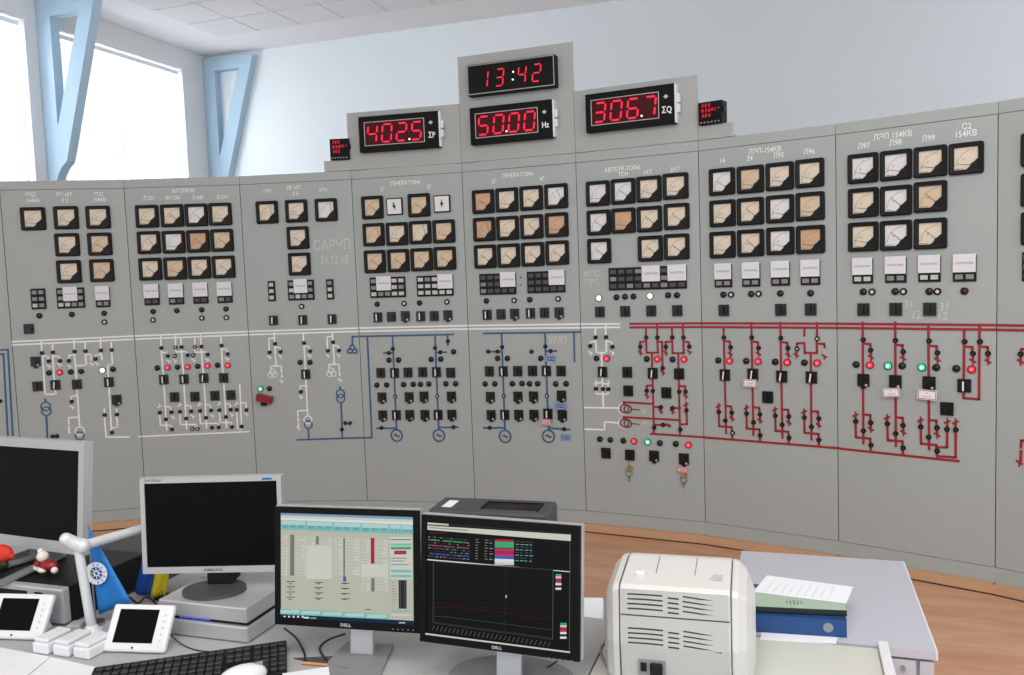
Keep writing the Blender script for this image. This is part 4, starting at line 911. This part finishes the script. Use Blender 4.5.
# flat computer
p = onz(158, 599.2, 0.848); th = thing('desktop_computer', 'flat silver desktop computer with a blue light strip under a monitor', 'computer', (p.x, p.y, TOPZ), -YAW)
MB().box(0, 0.285, 0, 0.33, 0.056, 0.098).build('upper_shell', 'silver', th, bevel=0.004)
MB().box(0.004, 0.281, 0.012, 0.325, 0.046, 0.058).build('dark_gap', 'black', th)
MB().box(0, 0.285, 0.0, 0.33, 0.002, 0.046).build('lower_shell', 'silver', th, bevel=0.005)
mk('blue_light', '4050d0', 0.4, emit='4a58e0', es=0.7); MB().box(0.06, 0.16, 0.0095, 0.012, 0.049, 0.0535).build('light_strip', 'blue_light', th)
# receiver under the left monitor
p = desk(-2.735, -0.40); th = thing('disc_recorder', 'black box recorder with a silver front under the left monitor', 'recorder', (p.x, p.y, TOPZ), -YAW)
MB().box(0, 0.43, 0.03, 0.33, 0.004, 0.108).build('case', 'black', th, bevel=0.002)
MB().box(0, 0.43, 0, 0.029, 0.006, 0.110).build('front_panel', 'silver', th, bevel=0.006)
MB().box(0.02, 0.30, -0.002, 0, 0.075, 0.095).build('disc_slot', 'black', th); MB().box(0.33, 0.36, -0.002, 0, 0.075, 0.095).build('display_window', 'black', th)
MB().cyl(0.39, 0.085, 0.009, -0.008, 0, 14).build('knob', 'black', th)
for k in range(4): MB().cyl(0.388, 0.066-k*0.014, 0.0028, -0.002, 0, 10).build('button', 'tile_light', th)
for x in (0.03, 0.39): MB().box(x, x+0.02, 0.04, 0.06, 0.0003, 0.004).box(x, x+0.02, 0.28, 0.30, 0.0003, 0.004).build('foot', 'black', th)
# black box behind, left of the silver monitor
p = onz(146, 556, 0.85); th = thing('equipment_case', 'low black equipment case behind the blue pennant', 'case', (p.x-0.30, p.y+0.10, TOPZ), -YAW)
MB().box(0, 0.34, 0, 0.22, 0.0005, 0.094).build('case_body', 'charcoal', th, bevel=0.004); MB().box(0.02, 0.32, -0.002, 0, 0.02, 0.07).build('front_panel', 'black', th)
# black device behind the trend monitor
th = thing('black_printer', 'low black printer hidden behind the trend chart monitor', 'printer', (-0.255, 2.395, TOPZ), R(-16))
MB().box(-0.005, 0.345, 0, 0.14, 0.0005, 0.290).build('body', 'charcoal', th, bevel=0.008)
MB().box(0.15, 0.31, 0.03, 0.095, 0.290, 0.2912).box(0.145, 0.15, 0.025, 0.10, 0.290, 0.2935).box(0.31, 0.315, 0.025, 0.10, 0.290, 0.2935).box(0.145, 0.315, 0.095, 0.10, 0.290, 0.2935).build('lid_recess', 'black', th)
MB().box(0.025, 0.055, 0.03, 0.10, 0.290, 0.2908).build('white_sticker', 'paper', th)
# silver arm
j = aty(78, 546, 2.29); b_ = onz(92, 634, TOPZ); e_ = aty(152, 526, 2.50)
th = thing('tubular_stand', 'silver tubular swing arm with a rounded joint beside the blue pennant', 'arm', (b_.x, b_.y, TOPZ))
O_ = Vector((b_.x, b_.y, TOPZ))
MB().tube([Vector((0, 0, 0.02)), j-O_], 0.0125, 16).build('pole', 'arm_silver', th)
MB().tube([j-O_+Vector((0.01, 0, 0.0)), e_-O_], 0.0135, 16).build('upper_arm', 'arm_silver', th)
k_ = aty(66, 539, 2.27)-O_
MB().tube([k_, k_*0.5+(j-O_)*0.5, j-O_+Vector((0.012, 0.0, 0.0))], [0.017, 0.019, 0.0195], 16).sphere(k_, 0.017).sphere(j-O_+Vector((0.012, 0, 0)), 0.021).build('joint', 'arm_silver', th)
MB().cylz(0, 0, 0.030, 0.0005, 0.012, 24, r1=0.026).cylz(0, 0, 0.022, 0.012, 0.026, 24, r1=0.014).build('base', 'white_plastic', th)
MB().box(-0.065, -0.03, -0.01, 0.03, 0.0005, 0.03).build('clamp', 'silver_plastic', th, bevel=0.003)
# pennant
tp = aty(88, 526, 2.36); th = thing('pennant', 'blue pennant with a round white emblem beside the silver pole', 'flag', (tp.x, tp.y, TOPZ), R(-6))
H_ = tp.z-TOPZ; rows = []
A0, A1, A2 = (0.0, H_), (0.012, 0.028), (0.118, 0.068)
mb = MB(); vs = []; N = 10
for i in range(N+1):
    f_ = i/N
    for k in range(7):
        g_ = k/6; x = A0[0]+(A1[0]-A0[0])*f_+ (A2[0]-A1[0])*f_*g_; z = A0[1]+(A1[1]-A0[1])*f_+(A2[1]-A1[1])*f_*g_
        vs.append((x, 0.008*f_*math.sin(g_*5), z))
mb.add(vs, [(i*7+k, (i+1)*7+k, (i+1)*7+k+1, i*7+k+1) for i in range(N) for k in range(6)], 0, True)
o = mb.build('cloth', 'flag_blue', th); sd = o.modifiers.new('s', 'SOLIDIFY'); sd.thickness = 0.0015
MB().tube([(0, 0.002, 0.0), (0, 0.002, H_+0.006)], 0.0025, 8).build('rod', 'steel', th); MB().cylz(0, 0.002, 0.025, 0.0005, 0.008, 20).build('base', 'steel', th)
ex, ez = 0.019, H_-0.135
mb = MB().ring(ex, ez, 0.0185, 0.0325, -0.0020, 0.0, 30, 0).ring(ex, ez, 0.005, 0.008, -0.0020, 0.0, 16, 0)
for k in range(8): a_ = k*math.pi/4; mb.strip([(ex+0.009*math.cos(a_), ez+0.009*math.sin(a_)), (ex+0.015*math.cos(a_), ez+0.015*math.sin(a_))], 0.002, -0.0020, 0, 0)
for k, ch in enumerate('САНОВЕР'):
    a_ = R(105-k*31); text_mb(mb, ch, 0.011, ex+0.0255*math.cos(a_), ez+0.0255*math.sin(a_), -0.0026, 0, 1, 0, 0.9, a_-math.pi/2, 0.02)
o = mb.build('emblem', ['paper', 'flag_blue'], th, (0, -0.006, 0))
# two colour flag
fp = onz(150, 605, TOPZ); th = thing('table_flag', 'small drooping blue and yellow flag left of the silver computer', 'flag', (fp.x, fp.y+0.05, TOPZ), R(-8))
def sheet(pts_, n, m_):
    (xa, za), (xb, zb), (xc, zc), (xd, zd) = pts_; vs = []; K = 8
    for i in range(K+1):
        for k in range(K+1):
            f_, g_ = i/K, k/K
            x = (xa*(1-g_)+xb*g_)*(1-f_)+(xd*(1-g_)+xc*g_)*f_; z = (za*(1-g_)+zb*g_)*(1-f_)+(zd*(1-g_)+zc*g_)*f_
            vs.append((x, 0.008*math.sin(g_*7+f_*2), z))
    o = MB().add(vs, [(i*(K+1)+k, (i+1)*(K+1)+k, (i+1)*(K+1)+k+1, i*(K+1)+k+1) for i in range(K) for k in range(K)], 0, True).build(n, m_, th)
    sd = o.modifiers.new('s', 'SOLIDIFY'); sd.thickness = 0.0015
def fpx(u, v): q = aty(u, v, fp.y+0.05); return (q.x-fp.x, q.z-TOPZ)
sheet((fpx(144, 548), fpx(160, 548), fpx(148.5, 598), fpx(131, 593)), 'blue_band', 'flag_deep_blue')
sheet((fpx(160, 550), fpx(173, 550), fpx(164, 599), fpx(147.5, 597)), 'yellow_band', 'flag_yellow')
q = fpx(158, 545); MB().tube([(q[0], 0.006, 0.0), (q[0], 0.006, q[1]+0.01)], 0.003, 8).build('rod', 'steel', th); MB().cylz(q[0], 0.006, 0.025, 0.0005, 0.008, 20).build('base', 'black', th)
# figurine and red ornament on the recorder
p = onz(46, 574, 0.862); th = thing('figurine', 'small red and white figurine lying on the black recorder', 'figurine', (p.x, p.y, 0.8695), R(-20))
MB().sphere((0.012, 0, 0.020), 0.024, sc=(1.35, 0.8, 0.8)).build('body', 'red_plastic', th)
MB().sphere((-0.008, 0, 0.046), 0.017).sphere((-0.012, -0.002, 0.062), 0.009).build('head', 'skin_white', th)
MB().sphere((-0.022, -0.006, 0.012), 0.012, sc=(1.3, 1, 0.8)).sphere((0.002, -0.014, 0.009), 0.010, sc=(1.6, 1, 0.8)).sphere((0.042, -0.006, 0.010), 0.010).build('white_trim', 'skin_white', th)
MB().sphere((-0.026, -0.004, 0.026), 0.009).sphere((-0.014, -0.014, 0.026), 0.008).build('mitten', 'red_plastic', th)
p = onz(3, 572, 0.868); th = thing('red_ornament', 'orange red cloth ornament at the left edge on the recorder', 'ornament', (p.x-0.01, p.y+0.02, 0.8695), R(-18))
MB().sphere((0, 0, 0.05), 0.036, sc=(1.1, 0.6, 0.75)).sphere((0.028, 0, 0.044), 0.014, sc=(1.3, 0.6, 0.7)).build('cloth', 'red_cloth', th)
MB().sphere((-0.004, 0, 0.016), 0.018, sc=(1.3, 0.7, 0.9)).build('dark_foot', 'book_black', th)
# video intercoms
def intercom(label, pos, yaw, tilt, mirror):
    th = thing('video_intercom', label, 'intercom', (pos[0], pos[1], TOPZ), R(yaw), 'white table video intercoms')
    def pb(mb, nm, m_, bevel=0):
        o = mb.build(nm, m_, th, (0, 0, 0.008), bevel); o.rotation_euler = (-R(tilt), 0, 0); return o
    pb(MB().box(-0.087, 0.087, 0, 0.018, 0, 0.122), 'housing', 'white_plastic', 0.006)
    x0, x1 = -0.064, 0.048
    pb(MB().box(x0, x1, -0.0012, 0.001, 0.022, 0.108), 'screen', 'screen_off')
    for k in range(5): pb(MB().cyl(0.068, 0.030+k*0.016, 0.0032, -0.0014, 0, 10), 'button', 'tile_light')
    pb(MB().cyl(-0.004, 0.010, 0.003, -0.001, 0.0, 10), 'indicator', 'black')
    MB().add([(-0.05, 0.015, 0.0005), (0.05, 0.015, 0.0005), (0.05, 0.10, 0.0005), (-0.05, 0.10, 0.0005), (-0.05, 0.055, 0.07), (0.05, 0.055, 0.07), (0.05, 0.062, 0.07), (-0.05, 0.062, 0.07)],
        [(0,3,2,1),(4,5,6,7),(0,1,5,4),(1,2,6,5),(2,3,7,6),(3,0,4,7)]).build('rear_prop', 'white_plastic', th)
intercom('white video intercom with a dark screen, left of the keyboard', (-1.021, 2.150), -8.5, 34, False)
intercom('white video intercom cut by the left picture edge', (-1.403, 2.262), -8.6, 33.2, False)
# white plugs
for k, (u, v, lab) in enumerate(((40, 654.5, 'white adapter block, leftmost of the three in a row'), (60.5, 657, 'white adapter block, middle one of the three'), (81, 659.5, 'white adapter block, rightmost of the three, beside the intercom'))):
    p = onz(u, v, TOPZ); th = thing('adapter_block', lab, 'adapter', (p.x, p.y, TOPZ), -0.36, 'row of white adapter blocks')
    MB().box(-0.0275, 0.0275, 0, 0.085, 0.0005, 0.030).build('lower_case', 'white_plastic', th, bevel=0.005)
    MB().box(-0.023, 0.023, 0.004, 0.082, 0.0302, 0.042).build('lid', 'white_plastic', th, bevel=0.004)
# keyboard
mk('key', '262629', 0.45, noise=0.2)
KY = math.atan2(0.119, 0.445); p = onz(94, 667, 0.772)
th = thing('keyboard', 'black full size keyboard lying aslant at the bottom edge', 'keyboard', (p.x, p.y, TOPZ), KY)
KW, KD = 0.462, 0.165
MB().add([(0, -KD, 0.0005), (KW, -KD, 0.0005), (KW, 0, 0.0005), (0, 0, 0.0005), (0, -KD, 0.012), (KW, -KD, 0.012), (KW, 0, 0.022), (0, 0, 0.022)], [(0,3,2,1),(4,5,6,7),(0,1,5,4),(1,2,6,5),(2,3,7,6),(3,0,4,7)]).build('case', 'black', th, bevel=0.003)
mb = MB()
for r in range(6):
    y1 = -0.016-r*0.0235-(0.006 if r else 0); z = 0.022+(y1/KD)*0.010
    for c in range(22):
        x = 0.010+c*0.0200+(0.006 if c >= 15 else 0)+(0.006 if c >= 18 else 0)
        if c in (15, 16, 17) and r in (3,): continue
        if c >= 18 and x > KW-0.012: continue
        if r == 5 and 3 <= c <= 8:
            if c == 3: mb.box(x, x+0.117, y1-0.018, y1, z-0.004, z+0.006)
            continue
        mb.box(x+0.001, x+0.0175, y1-0.0185, y1-0.001, z-0.004, z+0.006)
ks = mb.build('keys', 'key', th, bevel=0.0012, seg=1); ks['kind'] = 'stuff'
# mouse
p = onz(243, 684, TOPZ+0.01); th = thing('computer_mouse', 'white computer mouse at the bottom edge below the keyboard', 'mouse', (p.x, p.y, TOPZ), R(-60))
MB().sphere((0, 0, 0.010), 0.033, 18, 10, sc=(0.95, 1.75, 0.85)).build('body', 'white_plastic', th)
MB().box(-0.003, 0.003, 0.028, 0.048, 0.028, 0.036).build('wheel', 'cable_grey', th)
th.location.z = TOPZ+0.018
# papers and pencils at the bottom edge
def paper(label, corners, z, thick=0.0006, m_='paper', prints=True, group=None, name='paper_sheet'):
    c0 = sum((Vector(c) for c in corners), Vector((0, 0)))/4
    th = thing(name, label, 'paper', (c0.x, c0.y, z), 0, group)
    P = [(c[0]-c0.x, c[1]-c0.y) for c in corners]
    MB().prismz(P, 0.0002, thick+0.0002).build('sheet', m_, th)
    if prints:
        mb = MB(); (xa, ya), (xb, yb), (xc, yc), (xd, yd) = P
        for k in range(9):
            f_ = 0.12+k*0.085; g0, g1 = 0.1, random.uniform(.6, .9)
            def bi(f, g): return ((xa*(1-g)+xb*g)*(1-f)+(xd*(1-g)+xc*g)*f, (ya*(1-g)+yb*g)*(1-f)+(yd*(1-g)+yc*g)*f)
            mb.add([(*bi(f_, g0), thick+0.0004), (*bi(f_, g1), thick+0.0004), (*bi(f_+0.006, g1), thick+0.0004), (*bi(f_+0.006, g0), thick+0.0004)], [(0, 3, 2, 1)])
        mb.build('print', 'pale_ink', th)
    return th
def c2(z, *uv): return [tuple(onz(u, v, z)[:2]) for u, v in uv]
paper('large white sheet on the desk in the lower left corner', c2(TOPZ, (0, 647.5), (50, 657), (22, 680), (-40, 671)), TOPZ, prints=False)
paper('white sheet on the desk in front of the adapter blocks', c2(TOPZ, (51, 657.2), (99, 668), (92, 690), (24, 680)), TOPZ, prints=False)
th = paper('white sheet with a bent corner beside the mouse and pencils', c2(TOPZ+0.008, (282, 674), (341, 665), (352, 690), (296, 700)), TOPZ+0.0085, prints=False)
paper('pale bright spot on the desk edge between monitor and printer', c2(TOPZ, (560, 598), (603, 598), (603, 619), (560, 614)), TOPZ, prints=False)  # bright spot of the desk top, laid on as a thin pale sheet
for k, (ua, va, ub, vb, lab, m_) in enumerate(((302, 663, 345, 667, 'orange brown pencil lying above the white sheet', 'pencil'), (352, 668, 372, 678, 'thin wooden pencil lying right of the white sheet', 'brass'))):
    a_ = onz(ua, va, TOPZ+0.004); e_ = onz(ub, vb, TOPZ+0.004); d_ = e_-a_
    th = thing('pencil', lab, 'pencil', (a_.x, a_.y, TOPZ), math.atan2(d_.y, d_.x), 'pencils on the desk')
    MB().tube([(0, 0, 0.0045), (d_.length*0.9, 0, 0.0045)], 0.004, 6).build('shaft', m_, th); MB().tube([(d_.length*0.9, 0, 0.0045), (d_.length, 0, 0.0045)], [0.004, 0.0008], 6).build('tip', 'skin_white', th)
paper('dark grey folder under the sheet and pencils', c2(TOPZ, (294, 659), (346, 656.5), (362, 660), (378, 680)), TOPZ, 0.003, 'charcoal', False, name='folder')
# cables
def cable(label, pts_, r=0.0028, m_='cable', z=TOPZ):
    P = [onz(u, v, z+r+0.0005+h) for u, v, h in pts_]; Q = []
    for i in range(len(P)-1):
        p0, p1, p2, p3 = P[max(i-1, 0)], P[i], P[i+1], P[min(i+2, len(P)-1)]
        for k in range(6):
            t_ = k/6; Q.append(0.5*((2*p1)+(p2-p0)*t_+(2*p0-5*p1+4*p2-p3)*t_*t_+(3*p1-p0-3*p2+p3)*t_**3))
    Q.append(P[-1]); o0 = Q[0].copy(); o0.z = z
    o = MB().tube([q-o0 for q in Q], r, 7).build('cable', m_, None, o0); return tag(o, label, 'cable')
cable('black cable curving down from the lit table monitor to the folder', [(345, 634, 0.03), (330, 639, 0.01), (320, 647, 0), (324, 657, 0), (335, 666, 0.004), (355, 670, 0.004), (368, 672, 0.004)])
cable('black cable running from behind the monitor to beside the keyboard', [(284, 628, 0.03), (296, 638, 0.01), (304, 652, 0), (305, 661, 0.004)])
cable('thin dark cable curving in front of the trend monitor foot', [(557, 661, 0.03), (545, 668, 0.005), (520, 672, 0), (480, 669, 0), (465, 672, 0), (458, 680, 0)], 0.002)
cable('grey cable trailing behind the printer on its left', [(602, 645, 0.0), (601, 652, 0), (606, 664, 0), (618, 674, 0), (640, 680, 0.0)], 0.003, 'cable_grey')
cable('tangle of black cable behind the white intercom', [(118, 604, 0), (128, 597, 0.01), (138, 603, 0), (146, 597, 0.01), (156, 604, 0), (150, 609, 0)], 0.003)
cable('thin black cable in front of the silver computer', [(168, 632, 0.02), (180, 643, 0.003), (196, 650, 0), (215, 652, 0)], 0.0016)
# white laser printer seen from the rear
pr_ = thing('laser_printer', 'white laser printer seen from the rear on the cream desk', 'printer', (0.345, 1.868, TOPZ), R(-16))
def prof(off, drop, y0):
    return [(0.002+y0, 0.006), (-0.010+y0, 0.10), (0.0+y0, 0.226-drop), (0.012+y0, 0.234-drop), (0.10, 0.243-drop), (0.17, 0.249-drop), (0.20, 0.244-drop), (0.30, 0.19-drop), (0.335-off, 0.12), (0.34-off, 0.006)]
def loft(secs):
    mb = MB(); vs = []; n = len(secs[0][1])
    for x, pf in secs: vs += [(x, y, z) for y, z in pf]
    fs = []
    for k in range(len(secs)-1):
        for i in range(n): fs.append((k*n+i, k*n+(i+1)%n, (k+1)*n+(i+1)%n, (k+1)*n+i))
    fs.append(tuple(range(n-1, -1, -1))); fs.append(tuple((len(secs)-1)*n+i for i in range(n)))
    mb.add(vs, fs); return mb
def fixn(o):
    import bmesh
    bm = bmesh.new(); bm.from_mesh(o.data); bmesh.ops.recalc_face_normals(bm, faces=bm.faces); bm.to_mesh(o.data); bm.free()
o = loft([(-0.124, prof(0, 0, 0)), (0.124, prof(0, 0, 0))]).build('body', 'printer_shell', pr_, bevel=0.004); fixn(o)
for s_, nm in ((-1, 'side_shell'), (1, 'side_shell')):
    o = loft([(s_*0.1255, prof(0, 0.001, 0.001)), (s_*0.140, prof(0.004, 0.004, 0.004)), (s_*0.158, prof(0.02, 0.024, 0.022)), (s_*0.171, [(y*0.84+0.035, z*0.84+0.006) for y, z in prof(0.03, 0.03, 0.03)]), (s_*0.1765, [(y*0.62+0.075, z*0.62+0.03) for y, z in prof(0.03, 0.03, 0.03)])]).build(nm, 'printer_shell', pr_, bevel=0.004); fixn(o)
def rear_y(z): return -0.010*(z/0.10) if z < 0.10 else -0.010+0.010*(z-0.10)/0.126
mb = MB()
for (za, zb) in ((0.012, 0.100), (0.100, 0.1665)):
    ya, yb = rear_y(za)-0.001, rear_y(zb)-0.001
    mb.add([(-0.119, ya, za), (0.119, ya, za), (0.119, yb, zb), (-0.119, yb, zb), (-0.119, ya+0.004, za), (0.119, ya+0.004, za), (0.119, yb+0.004, zb), (-0.119, yb+0.004, zb)], [(0,1,2,3),(7,6,5,4),(0,4,5,1),(1,5,6,2),(2,6,7,3),(3,7,4,0)])
mb.build('rear_door', 'printer_back', pr_)
za, zb = 0.1690, 0.2265; ya, yb = rear_y(za)-0.001, rear_y(zb)-0.001
MB().add([(-0.119, ya, za), (0.119, ya, za), (0.119, yb, zb), (-0.119, yb, zb), (-0.119, ya+0.004, za), (0.119, ya+0.004, za), (0.119, yb+0.004, zb), (-0.119, yb+0.004, zb)], [(0,1,2,3),(7,6,5,4),(0,4,5,1),(1,5,6,2),(2,6,7,3),(3,7,4,0)]).build('upper_rear_panel', 'printer_back', pr_)
MB().box(-0.121, 0.121, -0.0064, 0.002, 0.1664, 0.1690).build('panel_gap', 'slot', pr_)
for x in (-0.1248, 0.1248): MB().tube([(x, -0.0085, 0.02), (x, -0.011, 0.10), (x, -0.0015, 0.222), (x, 0.012, 0.2345), (x, 0.10, 0.2435), (x, 0.165, 0.2492)], 0.0009, 6).build('shell_gap', 'slot', pr_)
def vent(x0, x1, z):
    P = [(x0+(x1-x0)*i/6, z-0.35*(x0+(x1-x0)*i/6+0.06)**2*1.2) for i in range(7)]; yy = rear_y(z)-0.0016
    MB().strip(P, 0.0034, yy, yy+0.003).build('vent_slot', 'slot', pr_)
for z in (0.216, 0.205, 0.194, 0.183): vent(-0.104, -0.027, z); vent(-0.013, 0.009, z-0.003); vent(0.021, 0.102, z+0.004)
for z in (0.138, 0.127, 0.116, 0.105): vent(-0.104, -0.027, z); vent(-0.013, 0.009, z-0.003); vent(0.021, 0.102, z+0.004)
MB().box(-0.083, -0.022, -0.0115, -0.003, 0.030, 0.066).build('power_inlet', 'grey_plastic', pr_)
MB().box(-0.078, -0.064, -0.0135, -0.0115, 0.040, 0.060).build('power_switch', 'black', pr_); MB().box(-0.056, -0.028, -0.022, -0.0115, 0.034, 0.062).build('power_plug', 'black', pr_, bevel=0.003)
for x in (-0.048, 0.042): MB().tube([(x, 0.075, 0.2405), (x, 0.12, 0.2448), (x, 0.168, 0.2490)], 0.0008, 6).build('lid_seam', 'slot', pr_)
MB().add([(0.075, 0.055, 0.2393), (0.105, 0.055, 0.2393), (0.105, 0.085, 0.2420), (0.085, 0.085, 0.2420)], [(0, 1, 2, 3)]).build('lid_notch', 'printer_back', pr_)
MB().box(-0.095, -0.072, 0.055, 0.070, 0.236, 0.248).build('lid_highlight', 'white_plastic', pr_, bevel=0.004)  # white block put in for a highlight on the printer's top
for x, y in ((-0.09, 0.03), (0.09, 0.03), (-0.09, 0.29), (0.09, 0.29)): MB().cylz(x, y, 0.012, 0.0003, 0.0065, 12).build('foot', 'black', pr_)
# binder, green book, papers on the cabinet
BY = R(-14)
p = onz(847, 638, TOPZ); th = thing('ring_binder', 'blue lever arch binder lying on the cabinet, lowest of the stack', 'binder', (p.x, p.y, TOPZ), BY)
mb = MB().box(-0.318, 0, 0.0, 0.0025, 0.0005, 0.048).box(-0.318, 0, 0, 0.22, 0.0005, 0.003).box(-0.318, 0, 0, 0.22, 0.0455, 0.048)
mb.build('cover', 'cover_blue', th, bevel=0.001); MB().box(-0.312, -0.004, 0.01, 0.215, 0.0035, 0.040).build('pages', 'paper', th)
MB().ring(-0.045, 0.025, 0.008, 0.0125, -0.0018, 0, 22).cyl(-0.045, 0.025, 0.008, -0.0008, 0, 16).build('finger_ring', 'steel', th)
MB().box(-0.30, -0.075, -0.0008, 0, 0.008, 0.040).build('spine_label', 'cover_blue', th)
p = onz(847, 616, 0.80); th = thing('green_book', 'green covered book with a black spine on top of the blue binder', 'book', (p.x, p.y, TOPZ+0.0485), R(-12))
MB().box(-0.30, 0, 0.0, 0.13, 0.0005, 0.003).box(-0.30, 0, 0.0, 0.002, 0.0005, 0.016).build('spine', 'book_black', th)
MB().box(-0.297, -0.003, 0.002, 0.125, 0.003, 0.016).build('pages', 'paper', th)
MB().box(-0.30, 0.0, 0.0, 0.13, 0.0162, 0.018).build('cover', 'cover_green', th)
mb = MB()
for k in range(5): mb.box(-0.145+k*0.009, -0.143+k*0.009, 0.018+abs(k-2)*0.004, 0.05-abs(k-2)*0.004, 0.018, 0.0184)
mb.build('cover_mark', 'book_black', th)
paper('printed white papers lying on the green book', c2(0.8175, (753, 592), (767, 575.5), (853.3, 587), (846, 603.6)), 0.8172)
paper('loose papers sticking out under the blue binder', c2(TOPZ, (760, 640), (836, 644), (838, 636), (762, 630)), TOPZ, 0.0002, prints=False)
